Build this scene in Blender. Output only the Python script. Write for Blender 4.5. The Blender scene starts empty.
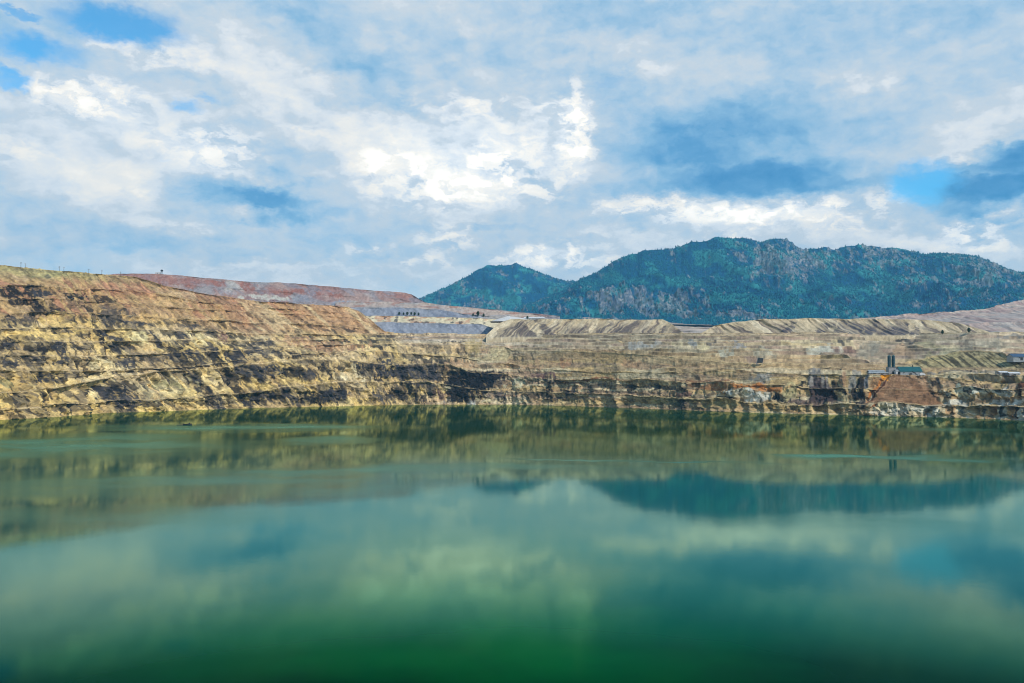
import bpy, math, random
import numpy as np
from mathutils import Vector
C = bpy.context.scene.collection
random.seed(7)
F = 853.0            # focal length in pixels at 1024 wide
HOR = 373.0          # the row of the horizon
H = 55.0             # eye above the lake
PITCH = math.atan((HOR-341.5)/F)
cp, sp = math.cos(PITCH), math.sin(PITCH)

# ---------------------------------------------------------------- camera
cam = bpy.data.cameras.new('camera'); co = bpy.data.objects.new('camera', cam); C.objects.link(co)
cam.sensor_width = 36.0; cam.lens = F/1024*36; cam.clip_start = 0.5; cam.clip_end = 120000
co.location = (0, 0, H); co.rotation_euler = (math.pi/2+PITCH, 0, 0)
bpy.context.scene.camera = co

# ---------------------------------------------------------------- numpy helpers
def ray(px, py):
    """slopes (x per metre forward, z per metre forward) of the sight line through a survey mark"""
    a = (np.asarray(px, float)-512)/F; b = (341.5-np.asarray(py, float))/F
    dy = cp-b*sp; dz = sp+b*cp
    return a/dy, dz/dy
def at(px, py, Y):
    a, b = ray(px, py); return Vector((float(a)*Y, Y, H+float(b)*Y))
def tab(t, x):
    if isinstance(t, (int, float)): return np.full(np.shape(x), float(t))
    return np.interp(x, [p[0] for p in t], [p[1] for p in t])
def _hash(ix, iy, s):
    h = (ix.astype(np.int64)*374761393 + iy.astype(np.int64)*668265263 + s*974634777) & 0xFFFFFFFF
    h = ((h ^ (h >> 13))*1274126177) & 0xFFFFFFFF
    h = ((h ^ (h >> 16))*2246822519) & 0xFFFFFFFF
    return ((h ^ (h >> 15)) & 0xFFFFFF).astype(np.float32)/float(0xFFFFFF)
def vnoise(x, y, s=0):
    x = np.asarray(x, np.float64); y = np.asarray(y, np.float64)
    ix = np.floor(x); iy = np.floor(y); fx = (x-ix).astype(np.float32); fy = (y-iy).astype(np.float32)
    fx = fx*fx*fx*(fx*(fx*6-15)+10); fy = fy*fy*fy*(fy*(fy*6-15)+10)
    ix = ix.astype(np.int64); iy = iy.astype(np.int64)
    a = _hash(ix, iy, s); b = _hash(ix+1, iy, s); c = _hash(ix, iy+1, s); d = _hash(ix+1, iy+1, s)
    return (a+(b-a)*fx)*(1-fy)+(c+(d-c)*fx)*fy
def fbm(x, y, o=4, s=0, g=0.5):
    t = 0; w = 1; n = 0
    for k in range(o):
        t = t+w*(vnoise(x, y, s+17*k)-0.5); n += w; w *= g
        x, y = x*1.92+y*0.35+3.1, y*1.92-x*0.35+1.7
    return t/n*2            # about -1..1, mostly within +-0.5
def ridged(x, y, o=4, s=0):
    t = 0; w = 1; n = 0
    for k in range(o):
        t = t+w*(1-np.abs(vnoise(x, y, s+31*k)*2-1)*1.6); n += w; w *= 0.5
        x, y = x*2.03+0.7, y*2.03+4.3
    return t/n
def sst(a, b, x):
    t = np.clip((x-a)/(b-a), 0, 1); return t*t*(3-2*t)
def lerpc(c, col, w):
    w = np.clip(w, 0, 1)[..., None]
    return c*(1-w)+np.array(col, np.float32)*w

# ---------------------------------------------------------------- materials
def new_mat(name):
    m = bpy.data.materials.new(name); m.use_nodes = True
    nt = m.node_tree; nt.nodes.clear()
    out = nt.nodes.new('ShaderNodeOutputMaterial')
    return m, nt, out
def plain(name, col, rough=0.7, metal=0.0, var=0.25, scale=0.6):
    m, nt, out = new_mat(name); L = nt.links
    b = nt.nodes.new('ShaderNodeBsdfPrincipled'); b.inputs['Roughness'].default_value = rough; b.inputs['Metallic'].default_value = metal
    tc = nt.nodes.new('ShaderNodeTexCoord'); n = nt.nodes.new('ShaderNodeTexNoise'); n.inputs['Scale'].default_value = scale; n.inputs['Detail'].default_value = 5
    r = nt.nodes.new('ShaderNodeValToRGB')
    r.color_ramp.elements[0].position = .3; r.color_ramp.elements[1].position = .7
    r.color_ramp.elements[0].color = [c*(1-var) for c in col]+[1]; r.color_ramp.elements[1].color = [min(1, c*(1+var)) for c in col]+[1]
    L.new(tc.outputs['Object'], n.inputs['Vector']); L.new(n.outputs['Fac'], r.inputs['Fac']); L.new(r.outputs['Color'], b.inputs['Base Color'])
    L.new(b.outputs[0], out.inputs[0]); return m
def rock_mat(name, scale, bump, rough=0.95, var=0.35):
    """mineral colours and painted shade come from the mesh's geology attribute; grit and small relief from noise"""
    m, nt, out = new_mat(name); L = nt.links
    b = nt.nodes.new('ShaderNodeBsdfPrincipled'); b.inputs['Roughness'].default_value = rough; b.inputs['Specular IOR Level'].default_value = 0.15
    at_ = nt.nodes.new('ShaderNodeAttribute'); at_.attribute_name = 'geology'
    g = nt.nodes.new('ShaderNodeNewGeometry')
    n = nt.nodes.new('ShaderNodeTexNoise'); n.inputs['Scale'].default_value = scale; n.inputs['Detail'].default_value = 5; n.inputs['Roughness'].default_value = .65
    mr = nt.nodes.new('ShaderNodeMapRange'); mr.inputs[1].default_value = .25; mr.inputs[2].default_value = .75
    mr.inputs[3].default_value = 1-var; mr.inputs[4].default_value = 1+var
    mul = nt.nodes.new('ShaderNodeVectorMath'); mul.operation = 'SCALE'
    bp = nt.nodes.new('ShaderNodeBump'); bp.inputs['Strength'].default_value = 1; bp.inputs['Distance'].default_value = bump
    L.new(g.outputs['Position'], n.inputs['Vector']); L.new(n.outputs['Fac'], mr.inputs[0])
    L.new(at_.outputs['Color'], mul.inputs[0]); L.new(mr.outputs[0], mul.inputs['Scale']); L.new(mul.outputs[0], b.inputs['Base Color'])
    L.new(n.outputs['Fac'], bp.inputs['Height']); L.new(bp.outputs[0], b.inputs['Normal'])
    L.new(b.outputs[0], out.inputs[0]); return m

def grid_obj(name, P, col, mat, kind='structure'):
    """P: rows x cols x 3, one sheet"""
    R, K = P.shape[:2]
    me = bpy.data.meshes.new(name)
    me.vertices.add(R*K); me.vertices.foreach_set('co', np.ascontiguousarray(P, np.float32).ravel())
    i = np.arange(R*K, dtype=np.int32).reshape(R, K)
    q = np.stack([i[:-1, :-1], i[:-1, 1:], i[1:, 1:], i[1:, :-1]], -1).reshape(-1)
    n = (R-1)*(K-1)
    me.loops.add(n*4); me.loops.foreach_set('vertex_index', q)
    me.polygons.add(n); me.polygons.foreach_set('loop_start', np.arange(0, n*4, 4, dtype=np.int32))
    me.polygons.foreach_set('use_smooth', np.ones(n, bool))
    me.update(calc_edges=True)
    if col is not None:
        a = me.color_attributes.new('geology', 'FLOAT_COLOR', 'POINT')
        c4 = np.ones((R*K, 4), np.float32); c4[:, :3] = np.clip(col.reshape(-1, 3), 0, 1); a.data.foreach_set('color', c4.ravel())
    me.materials.append(mat)
    o = bpy.data.objects.new(name, me); C.objects.link(o)
    if kind: o['kind'] = kind
    return o

def cols(x0, x1, step, pad=0, pstep=5):
    a = np.arange(x0, x1+step/2, step)
    if pad:
        l = np.arange(x0-pad, x0, pstep); r = np.arange(x1+pstep, x1+pad, pstep); a = np.concatenate([l, a, r])
    return a

def terraced(xs, base_py, base_Y, lines, back=((600, 0.0),), per_px=1.9):
    """Survey lines of crests: each (rows of the crest, slope of the face below it, width of the bench on it).
    Returns arrays over rows x cols: X, Y, Z, face weight, band number, mark row."""
    K = len(xs); a, k = ray(xs, tab(base_py, xs))
    Y = tab(base_Y, xs) if base_Y is not None else (-H)/k
    Z = H+k*Y
    keys = [(Y-40*0.8, Z-40, 1, 0), (Y, Z, 1, 0)]
    prev = tab(base_py, xs); rows = [6]
    for bi, (py, s, w) in enumerate(lines):
        py = np.minimum(tab(py, xs), prev-0.15); s = tab(s, xs); w = tab(w, xs)
        _, k = ray(xs, py)
        Yn = (Y+(H-Z)/s)/(1-k/s); Yn = np.maximum(Yn, Y+0.5); Zn = H+k*Yn
        rows.append(int(max(4, np.max(prev-py)*per_px))); keys.append((Yn, Zn, 1, bi+1))
        rows.append(5); Y = Yn+w; Z = Zn; keys.append((Y, Z, 0, bi+1)); prev = py
    for (d, dz) in back:
        rows.append(8); Y = Y+d; Z = Z+dz; keys.append((Y, Z, 0, len(lines)+1))
    YY, ZZ, FW, BN = [], [], [], []
    for j in range(len(keys)-1):
        (y0, z0, f0, b0), (y1, z1, f1, b1) = keys[j], keys[j+1]
        n = rows[j]
        for t in np.arange(n)/n:
            YY.append(y0+(y1-y0)*((1-(1-t)**1.45) if f1 else t)); ZZ.append(z0+(z1-z0)*t)
            face = f1
            FW.append(np.full(K, 1.0 if face else 0.15)*(1 if face == 0 else (0.35+0.65*math.sin(math.pi*t)**0.35))); BN.append(np.full(K, max(0, b1-1) if face else b0, float)+(t if face and b1 > 0 else 0))
    YY.append(keys[-1][0]); ZZ.append(keys[-1][1]); FW.append(np.full(K, .1)); BN.append(np.full(K, float(len(lines)+1)))
    Y = np.array(YY); Z = np.array(ZZ)
    A = np.broadcast_to(a if False else ray(xs, np.full(K, 360.))[0], Y.shape)
    X = A*Y
    ROW = HOR-(Z-H)/Y*F     # where a level survey sight would meet it
    return X, Y, Z, np.array(FW), np.array(BN), ROW

def lean_of(px): return np.interp(px, [0, 300, 460, 620, 1024], [.75, .7, .25, 0, .1])
def patches(c, PX, PY, lst, seed=0, wob=5.0, fine=1.0):
    """outcrops and stains of other rock, some painted shade: (x, y, rx, ry, lean, colour, strength)"""
    q = PX-lean_of(PX)*PY
    wx = fbm(q/8, PY/13, 4, seed)*wob*2; wy = fbm(PX/11, PY/8, 4, seed+99)*wob*1.1
    jag = fbm(q/2.6, PY/4.2, 3, seed+5)*fine*1.5+fbm(q/7, PY/9, 2, seed+6)*fine*.8
    brk = 1-.55*sst(.18, .34, fbm(q/2.0, PY/1.7, 2, seed+7)+.5*fbm(q/6, PY/5, 2, seed+8))
    for (x, y, rx, ry, lean, col, st) in lst:
        m = (np.abs(PX-x) < rx*1.6+abs(lean)*ry+14) & (np.abs(PY-y) < ry*1.6+12)
        if not m.any(): continue
        dx = (PX[m]+wx[m]-x)-lean*(PY[m]-y); dy = PY[m]+wy[m]-y
        d = np.sqrt((dx/rx)**2+(dy/ry)**2)+jag[m]*0.45*np.interp(PX[m], [760, 800], [1, .55])
        w = (1-sst(0.72, 1.08, d))*st*(1-(1-brk[m])*np.interp(PX[m], [780, 805], [1, .3]))
        c[m] = lerpc(c[m], col, w)
    return c

# ---------------------------------------------------------------- mineral colours (albedo)
YEL = (.58, .41, .15); OCH = (.42, .27, .105); TAN = (.46, .32, .165); SAND = (.56, .41, .22); CREAM = (.66, .55, .33)
BRN = (.30, .17, .09); RED = (.27, .115, .085); PINK = (.38, .26, .21); DARK = (.011, .010, .012); DGR = (.037, .035, .040)
GBL = (.20, .215, .25); GRY = (.25, .25, .25); WHT = (.58, .56, .50); RUST = (.52, .17, .03); ORG = (.75, .30, .02); OLV = (.30, .27, .12); MAR = (.15, .075, .07)

# ================================================================ 1. the pit wall all round the lake
SH = [(-400, 455), (-200, 433), (0, 420), (60, 417), (110, 413), (175, 411), (250, 408.3), (330, 406.5), (400, 405), (512, 404.5), (600, 407), (680, 410), (760, 413), (850, 415.3), (950, 417.7), (1024, 421), (1200, 432), (1424, 455)]
LA = [(-400, 440), (0, 409), (60, 405), (120, 400), (180, 398), (256, 393), (300, 385), (350, 382), (430, 383), (480, 389), (540, 392), (600, 395), (660, 397), (700, 399), (760, 402), (820, 404), (870, 405), (940, 403), (1024, 405), (1424, 425)]
LB = [(-400, 420), (0, 394), (60, 388), (118, 376), (170, 371.4), (256, 363.5), (310, 358), (345, 360), (380, 364), (450, 365), (470, 372), (500, 373), (530, 377), (560, 379), (620, 380), (660, 380.5), (700, 382), (740, 384), (800, 388), (860, 390), (950, 388), (1024, 389), (1424, 400)]
LC = [(-400, 385), (0, 371), (100, 371), (120, 370), (180, 367), (256, 358), (320, 353), (366, 350), (400, 353), (450, 356), (500, 363), (530, 368), (560, 371), (620, 372), (660, 372.3), (740, 371.5), (800, 375), (840, 374), (870, 374), (940, 375), (1024, 376), (1424, 380)]
LD = [(-400, 360), (0, 355.5), (110, 355.5), (150, 354), (200, 352), (256, 349), (300, 345), (345, 345), (400, 343), (450, 343), (505, 347), (512, 350.5), (570, 351), (620, 353), (660, 356.5), (700, 361), (740, 364), (790, 367), (840, 368), (870, 369), (1024, 370), (1424, 374)]
LE = [(-400, 342), (0, 342), (70, 342), (140, 341), (200, 339), (256, 341), (300, 340), (345, 339), (385, 338), (450, 339), (505, 345), (570, 350.4), (620, 351.5), (660, 350.5), (720, 350), (790, 352), (840, 356), (870, 363), (905, 363), (925, 358.5), (950, 354), (973, 351.3), (1000, 352.5), (1015, 359), (1024, 362), (1424, 362)]
LF = [(-400, 328), (0, 328), (70, 327), (110, 329), (200, 331), (256, 334.5), (345, 334.3), (385, 334.7), (450, 336), (505, 338), (570, 340), (620, 342.5), (720, 342), (790, 345), (870, 346), (925, 348), (973, 347), (1024, 350), (1424, 350)]
LG = [(-400, 312), (0, 313), (60, 312), (130, 315), (200, 320), (256, 322), (300, 324), (345, 326), (385, 333.8), (400, 334), (495, 334.5), (580, 335), (690, 336), (790, 335.5), (870, 334), (960, 333.5), (1024, 334), (1424, 334)]
LH = [(-400, 300), (0, 300), (60, 299), (130, 303), (200, 310), (256, 312.5), (309, 314), (345, 316.5), (372, 325), (386, 333.3), (400, 333.6), (495, 334), (1424, 333)]
LI = [(-400, 280), (0, 285), (60, 287), (135, 290), (165, 296), (200, 302), (256, 307), (309, 309.5), (346, 312), (369, 322), (384, 333), (400, 333.3), (495, 333.7), (1424, 332.5)]
LJ = [(-400, 250), (-100, 262), (0, 265), (30, 268.5), (60, 271), (100, 274), (135, 277), (165, 286), (200, 293), (256, 301), (309, 304), (346, 307), (358, 311), (369, 318.5), (383, 332.5), (400, 333), (495, 333.4), (1424, 332)]
lines1 = [
 (LA, [(0, .95), (600, 1.3), (1024, 1.6)], [(0, 7), (300, 8), (700, 12), (820, 22), (1024, 26)]),
 (LB, [(0, .9), (345, 1.0), (480, 1.7), (700, 1.2), (1024, 1.3)], [(0, 14), (256, 14), (340, 22), (460, 20), (600, 12), (1024, 16)]),
 (LC, [(0, .9), (256, .8), (345, .35), (460, .35), (520, .8), (800, .9), (1024, .9)], [(0, 9), (350, 30), (500, 10), (700, 8), (800, 40), (1024, 55)]),
 (LD, [(0, .95), (256, .7), (345, .4), (500, .5), (560, .8), (760, .6), (820, .25), (1024, .2)], [(0, 8), (500, 12), (660, 12), (1024, 14)]),
 (LE, [(0, .95), (300, .6), (400, .3), (560, .3), (700, .5), (820, .4), (870, .65), (1024, .65)], [(0, 8), (600, 25), (1024, 60)]),
 (LF, [(0, .9), (256, .7), (400, .25), (800, .3), (870, .16), (1024, .16)], [(0, 12), (500, 20), (1024, 20)]),
 (LG, [(0, .85), (256, .7), (385, .3), (560, .55), (760, .5), (870, .2), (1024, .2)], [(0, 9), (386, 10), (1024, 40)]),
 (LH, [(0, .85), (345, .75), (395, .3), (1024, .2)], [(0, 20), (390, 5)]),
 (LI, [(0, .8), (345, .75), (395, .3), (1024, .2)], [(0, 14), (390, 5)]),
 (LJ, [(0, .42), (120, .5), (200, .7), (345, .75), (395, .3), (1024, .2)], [(0, 60), (390, 20)]),
]
xs = cols(-20, 1044, 0.55, 1500, 9)
X, Y, Z, FW, BN, PY = terraced(xs, SH, None, lines1, back=((500, 4), (2500, 10)))
PX = np.broadcast_to(xs, X.shape).copy()
# relief: ribs and gullies leaning down the face, ledges, blocks
lean = np.interp(PX, [0, 256, 450, 620, 1024], [.75, .8, .3, 0, .1])
_as, _ks = ray(xs, tab(SH, xs)); _ys = -H/_ks; _xs = _as*_ys
_ker = np.ones(41)/41; _xs2 = np.convolve(np.pad(_xs, 20, 'edge'), _ker, 'valid'); _ys2 = np.convolve(np.pad(_ys, 20, 'edge'), _ker, 'valid')
_dx, _dy = np.gradient(_xs2), np.gradient(_ys2); _dl = np.maximum(np.hypot(_dx, _dy), 1e-6); ARC = np.cumsum(np.hypot(np.gradient(_xs), np.gradient(_ys))); ARC = ARC-ARC[len(ARC)//2]
NX, NY = _dy/_dl, -_dx/_dl
_w = 1-np.clip((np.abs(xs-512)-540)/60, 0, 1); NX = NX*_w; NY = NY*_w-(1-_w)
XT = X; X = ARC[None, :]+0*X
U = X+lean*Z
amp_mid = 1-.68*sst(480, 560, PX)*sst(1.9, 2.1, BN)*(1-.4*sst(780, 820, PX))
rough = np.interp(BN, [0, 1, 3, 5, 7, 9, 11], [1, 1, .9, .8, .7, .6, .5])*np.interp(PX, [0, 1024], [1.0, 1.0])
shelf = sst(385, 410, PX)*sst(3.5, 4.2, BN)
fan = sst(0, 3, PX-(890-(PY-373)*.82)+fbm(PY/5, PY*0, 3, 91)*5)*sst(0, 3, (908+(PY-373)*1.25)-PX+fbm(PY/5, PY*0+9, 3, 92)*7)*(1-sst(402, 405, PY))*sst(372, 374, PY)
amp = FW*rough*(1-.75*shelf)*amp_mid*(1-.93*fan)*np.interp(PX, [0, 300, 560, 1024], [1, 1, .72, .85])
rib = ridged(U/62, Z/170, 3, 11)-.5
rib2 = ridged(U/21, Z/46, 3, 23)-.5
blk = fbm(U/9, Z/7, 4, 37); fine = fbm(X/3.1, Z/2.6, 3, 51)
ledge = fbm(X/60, Z/5.5, 3, 71)          # near-level strata standing in and out
strata = np.interp(PX, [0, 300, 520], [.35, .5, 1.0])
d = amp*(rib*16+rib2*11+blk*(7+6*sst(780, 830, PX))+fine*2.6+ledge*5*strata)
crest = fbm(X/45, BN*3.1, 4, 87)
Y2 = Y+d*NY; Z2 = Z+amp*(fbm(U/15, Z/15, 3, 5)*2.0)+np.where(BN > .2, crest*np.interp(PX, [0, 500, 780], [2.4, 3.4, 5])*np.clip(BN, 0, 1), 0)*(1-.6*shelf)
X2 = XT+d*NX+amp*fbm(X/13, Z/9, 3, 64)*3
# the far shelf climbs in low worked steps
stw = sst(470, 540, PX)*sst(3.9, 4.2, BN)*(1-sst(6.9, 7.0, BN))*(1-sst(880, 900, PX)*(1-sst(4.98, 5.02, BN)))
zn = Z/6.5+fbm(X/140, Y/200, 3, 601)*1.2; zf = zn-np.floor(zn); Z2 = Z2+stw*(sst(.0, .30, zf)-zf)*6.5*.85
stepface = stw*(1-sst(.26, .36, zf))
rockpoke = sst(.12, .5, fbm(X/6, Y/6, 3, 19))*(1-FW)*1.2
Z2 = Z2+rockpoke*(BN > .5)*(BN < 11)
WX = PX*1.0
# ---- colour
c = np.zeros(X.shape+(3,), np.float32)
c[:] = YEL
n1 = fbm(U/70, Z/40, 4, 101); n2 = fbm(U/18, Z/30, 4, 131); mw = sst(430, 520, PX); n3 = fbm(U/6, Z/26, 3, 151)*(1-mw)+mw*fbm(X/16, Z/5, 4, 152); st = fbm(X/60, Z/4.5, 3, 171)*strata
nf = fbm(X/2.6, Z/2.2, 2, 191)
left = 1-sst(300, 430, PX)
c = lerpc(c, CREAM, sst(.0, .5, n1)*.6*left)
c = lerpc(c, OCH, sst(.0, .45, n2)*.65*(1-.5*mw))
c = lerpc(c, (.34, .25, .15), sst(-.15, .3, fbm(U/50, Z/34, 4, 107))*.5)
# middle: tan and sandy
mid = sst(380, 520, PX+n1*60)
c = lerpc(c, TAN, mid*.75); c = lerpc(c, SAND, mid*sst(0, .4, n3)*.45); c = lerpc(c, (.36, .22, .11), mid*sst(.05, .4, fbm(X/40, Z/7, 4, 133))*.6); c = lerpc(c, (.30, .25, .15), mid*sst(.1, .35, fbm(X/22, Z/12, 4, 134))*.5)
bandn = fbm(X/170+3, Z/7.5, 4, 181)
c = lerpc(c, (.44, .29, .19), mid*sst(.02, .25, bandn)*.75); c = lerpc(c, (.25, .18, .12), mid*sst(.0, .22, fbm(X/110, Z/4.2, 4, 182))*.65*FW)  # layered rock tone, then dark bands painted as shadow
c = lerpc(c, (.60, .50, .33), mid*sst(.06, .28, fbm(X/90, Z/5.5, 3, 183))*.7)
# upper left: brown and red-brown
up = sst(6.2, 7.6, BN+n1*1.4)*(1-sst(385, 400, PX))
c = lerpc(c, BRN, up*.7); c = lerpc(c, (.33, .155, .085), up*sst(-.1, .25, n2)*.8); c = lerpc(c, (.36, .24, .10), up*sst(.05, .3, n3)*.6); c = lerpc(c, YEL, up*sst(.22, .42, fbm(U/10, Z/60, 3, 77))*.45)
c = lerpc(c, OLV, up*sst(9.3, 9.9, BN)*(1-sst(60, 150, PX))*.8)
ridge = sst(170, 250, PX)*(1-sst(384, 390, PX))*sst(5.6, 6.6, BN)
c = lerpc(c, (.36, .20, .11), ridge*.6); c = lerpc(c, (.50, .37, .20), ridge*sst(.0, .3, fbm(U/11, Z/90, 3, 78))*.8); c = lerpc(c, BRN, ridge*sst(.1, .35, fbm(U/16, Z/110, 3, 79))*.6)
lowr = sst(850, 885, PX)*(BN < 1)*FW
c = lerpc(c, (.56, .46, .30), lowr*.7); c = lerpc(c, WHT, lowr*sst(0, .25, fbm(X/9, Z/8, 3, 99))*.8); c = lerpc(c, (.42, .22, .09), lowr*sst(.1, .3, fbm(X/14, Z/30, 3, 98))*.7)
# shelf in the middle distance
c = lerpc(c, SAND, shelf*.45*(1-sst(820, 900, PX))); c = lerpc(c, (.40, .28, .17), shelf*sst(.05, .4, n2)*.55)
sk = sst(4.8, 5.2, BN)*sst(510, 560, PX)
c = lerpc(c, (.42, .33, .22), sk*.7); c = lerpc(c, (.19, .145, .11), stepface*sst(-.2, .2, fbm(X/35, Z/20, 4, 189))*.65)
c = lerpc(c, (.23, .17, .125), shelf*sst(.04, .2, fbm(X/150, Z/3.0, 4, 185))*.8); c = lerpc(c, (.43, .30, .235), shelf*sst(.04, .22, fbm(X/120+9, Z/4.2, 4, 186))*.5); c = lerpc(c, (.56, .48, .35), shelf*sst(.1, .25, fbm(X/90+5, Z/2.4, 3, 187))*.6); c = lerpc(c, (.33, .27, .19), sk*sst(.05, .35, fbm((X+.9*Z)/9, Z/200, 3, 80))*.6)
g4 = sst(3.4, 3.6, BN)*(1-sst(4.6, 4.9, BN))*sst(540, 600, PX)
c = lerpc(c, (.40, .27, .13), g4*.5)
# small dark joints and broken rock on the steep faces
fr0 = BN-np.floor(BN); tp = (sst(.22, .5, fr0)-.55)*.22*(1-sst(.93, .97, fr0))*(BN > 0)*(1-.7*mw)-.05*mw
dk = sst(.06, .22, fbm(U/9, Z/20, 5, 201)+st*.3+tp)*FW*(1-up*.8)*(1-ridge*.9)*(1-shelf*.8)*(1-.75*sst(480, 560, PX)*sst(1.9, 2.1, BN))*(1-.6*sst(840, 880, PX)*(BN < 1))*(1-sst(.55, .9, sk))
c = lerpc(c, (.105, .085, .062), dk*.78*(1-.62*mw)); c = lerpc(c, DARK, sst(.10, .24, fbm(U/6, Z/11, 4, 211)+tp*.9)*FW*(1-up)*(1-shelf)*.8*(1-.6*sst(480, 560, PX)*sst(1.9, 2.1, BN))*(1-.5*mw))
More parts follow.
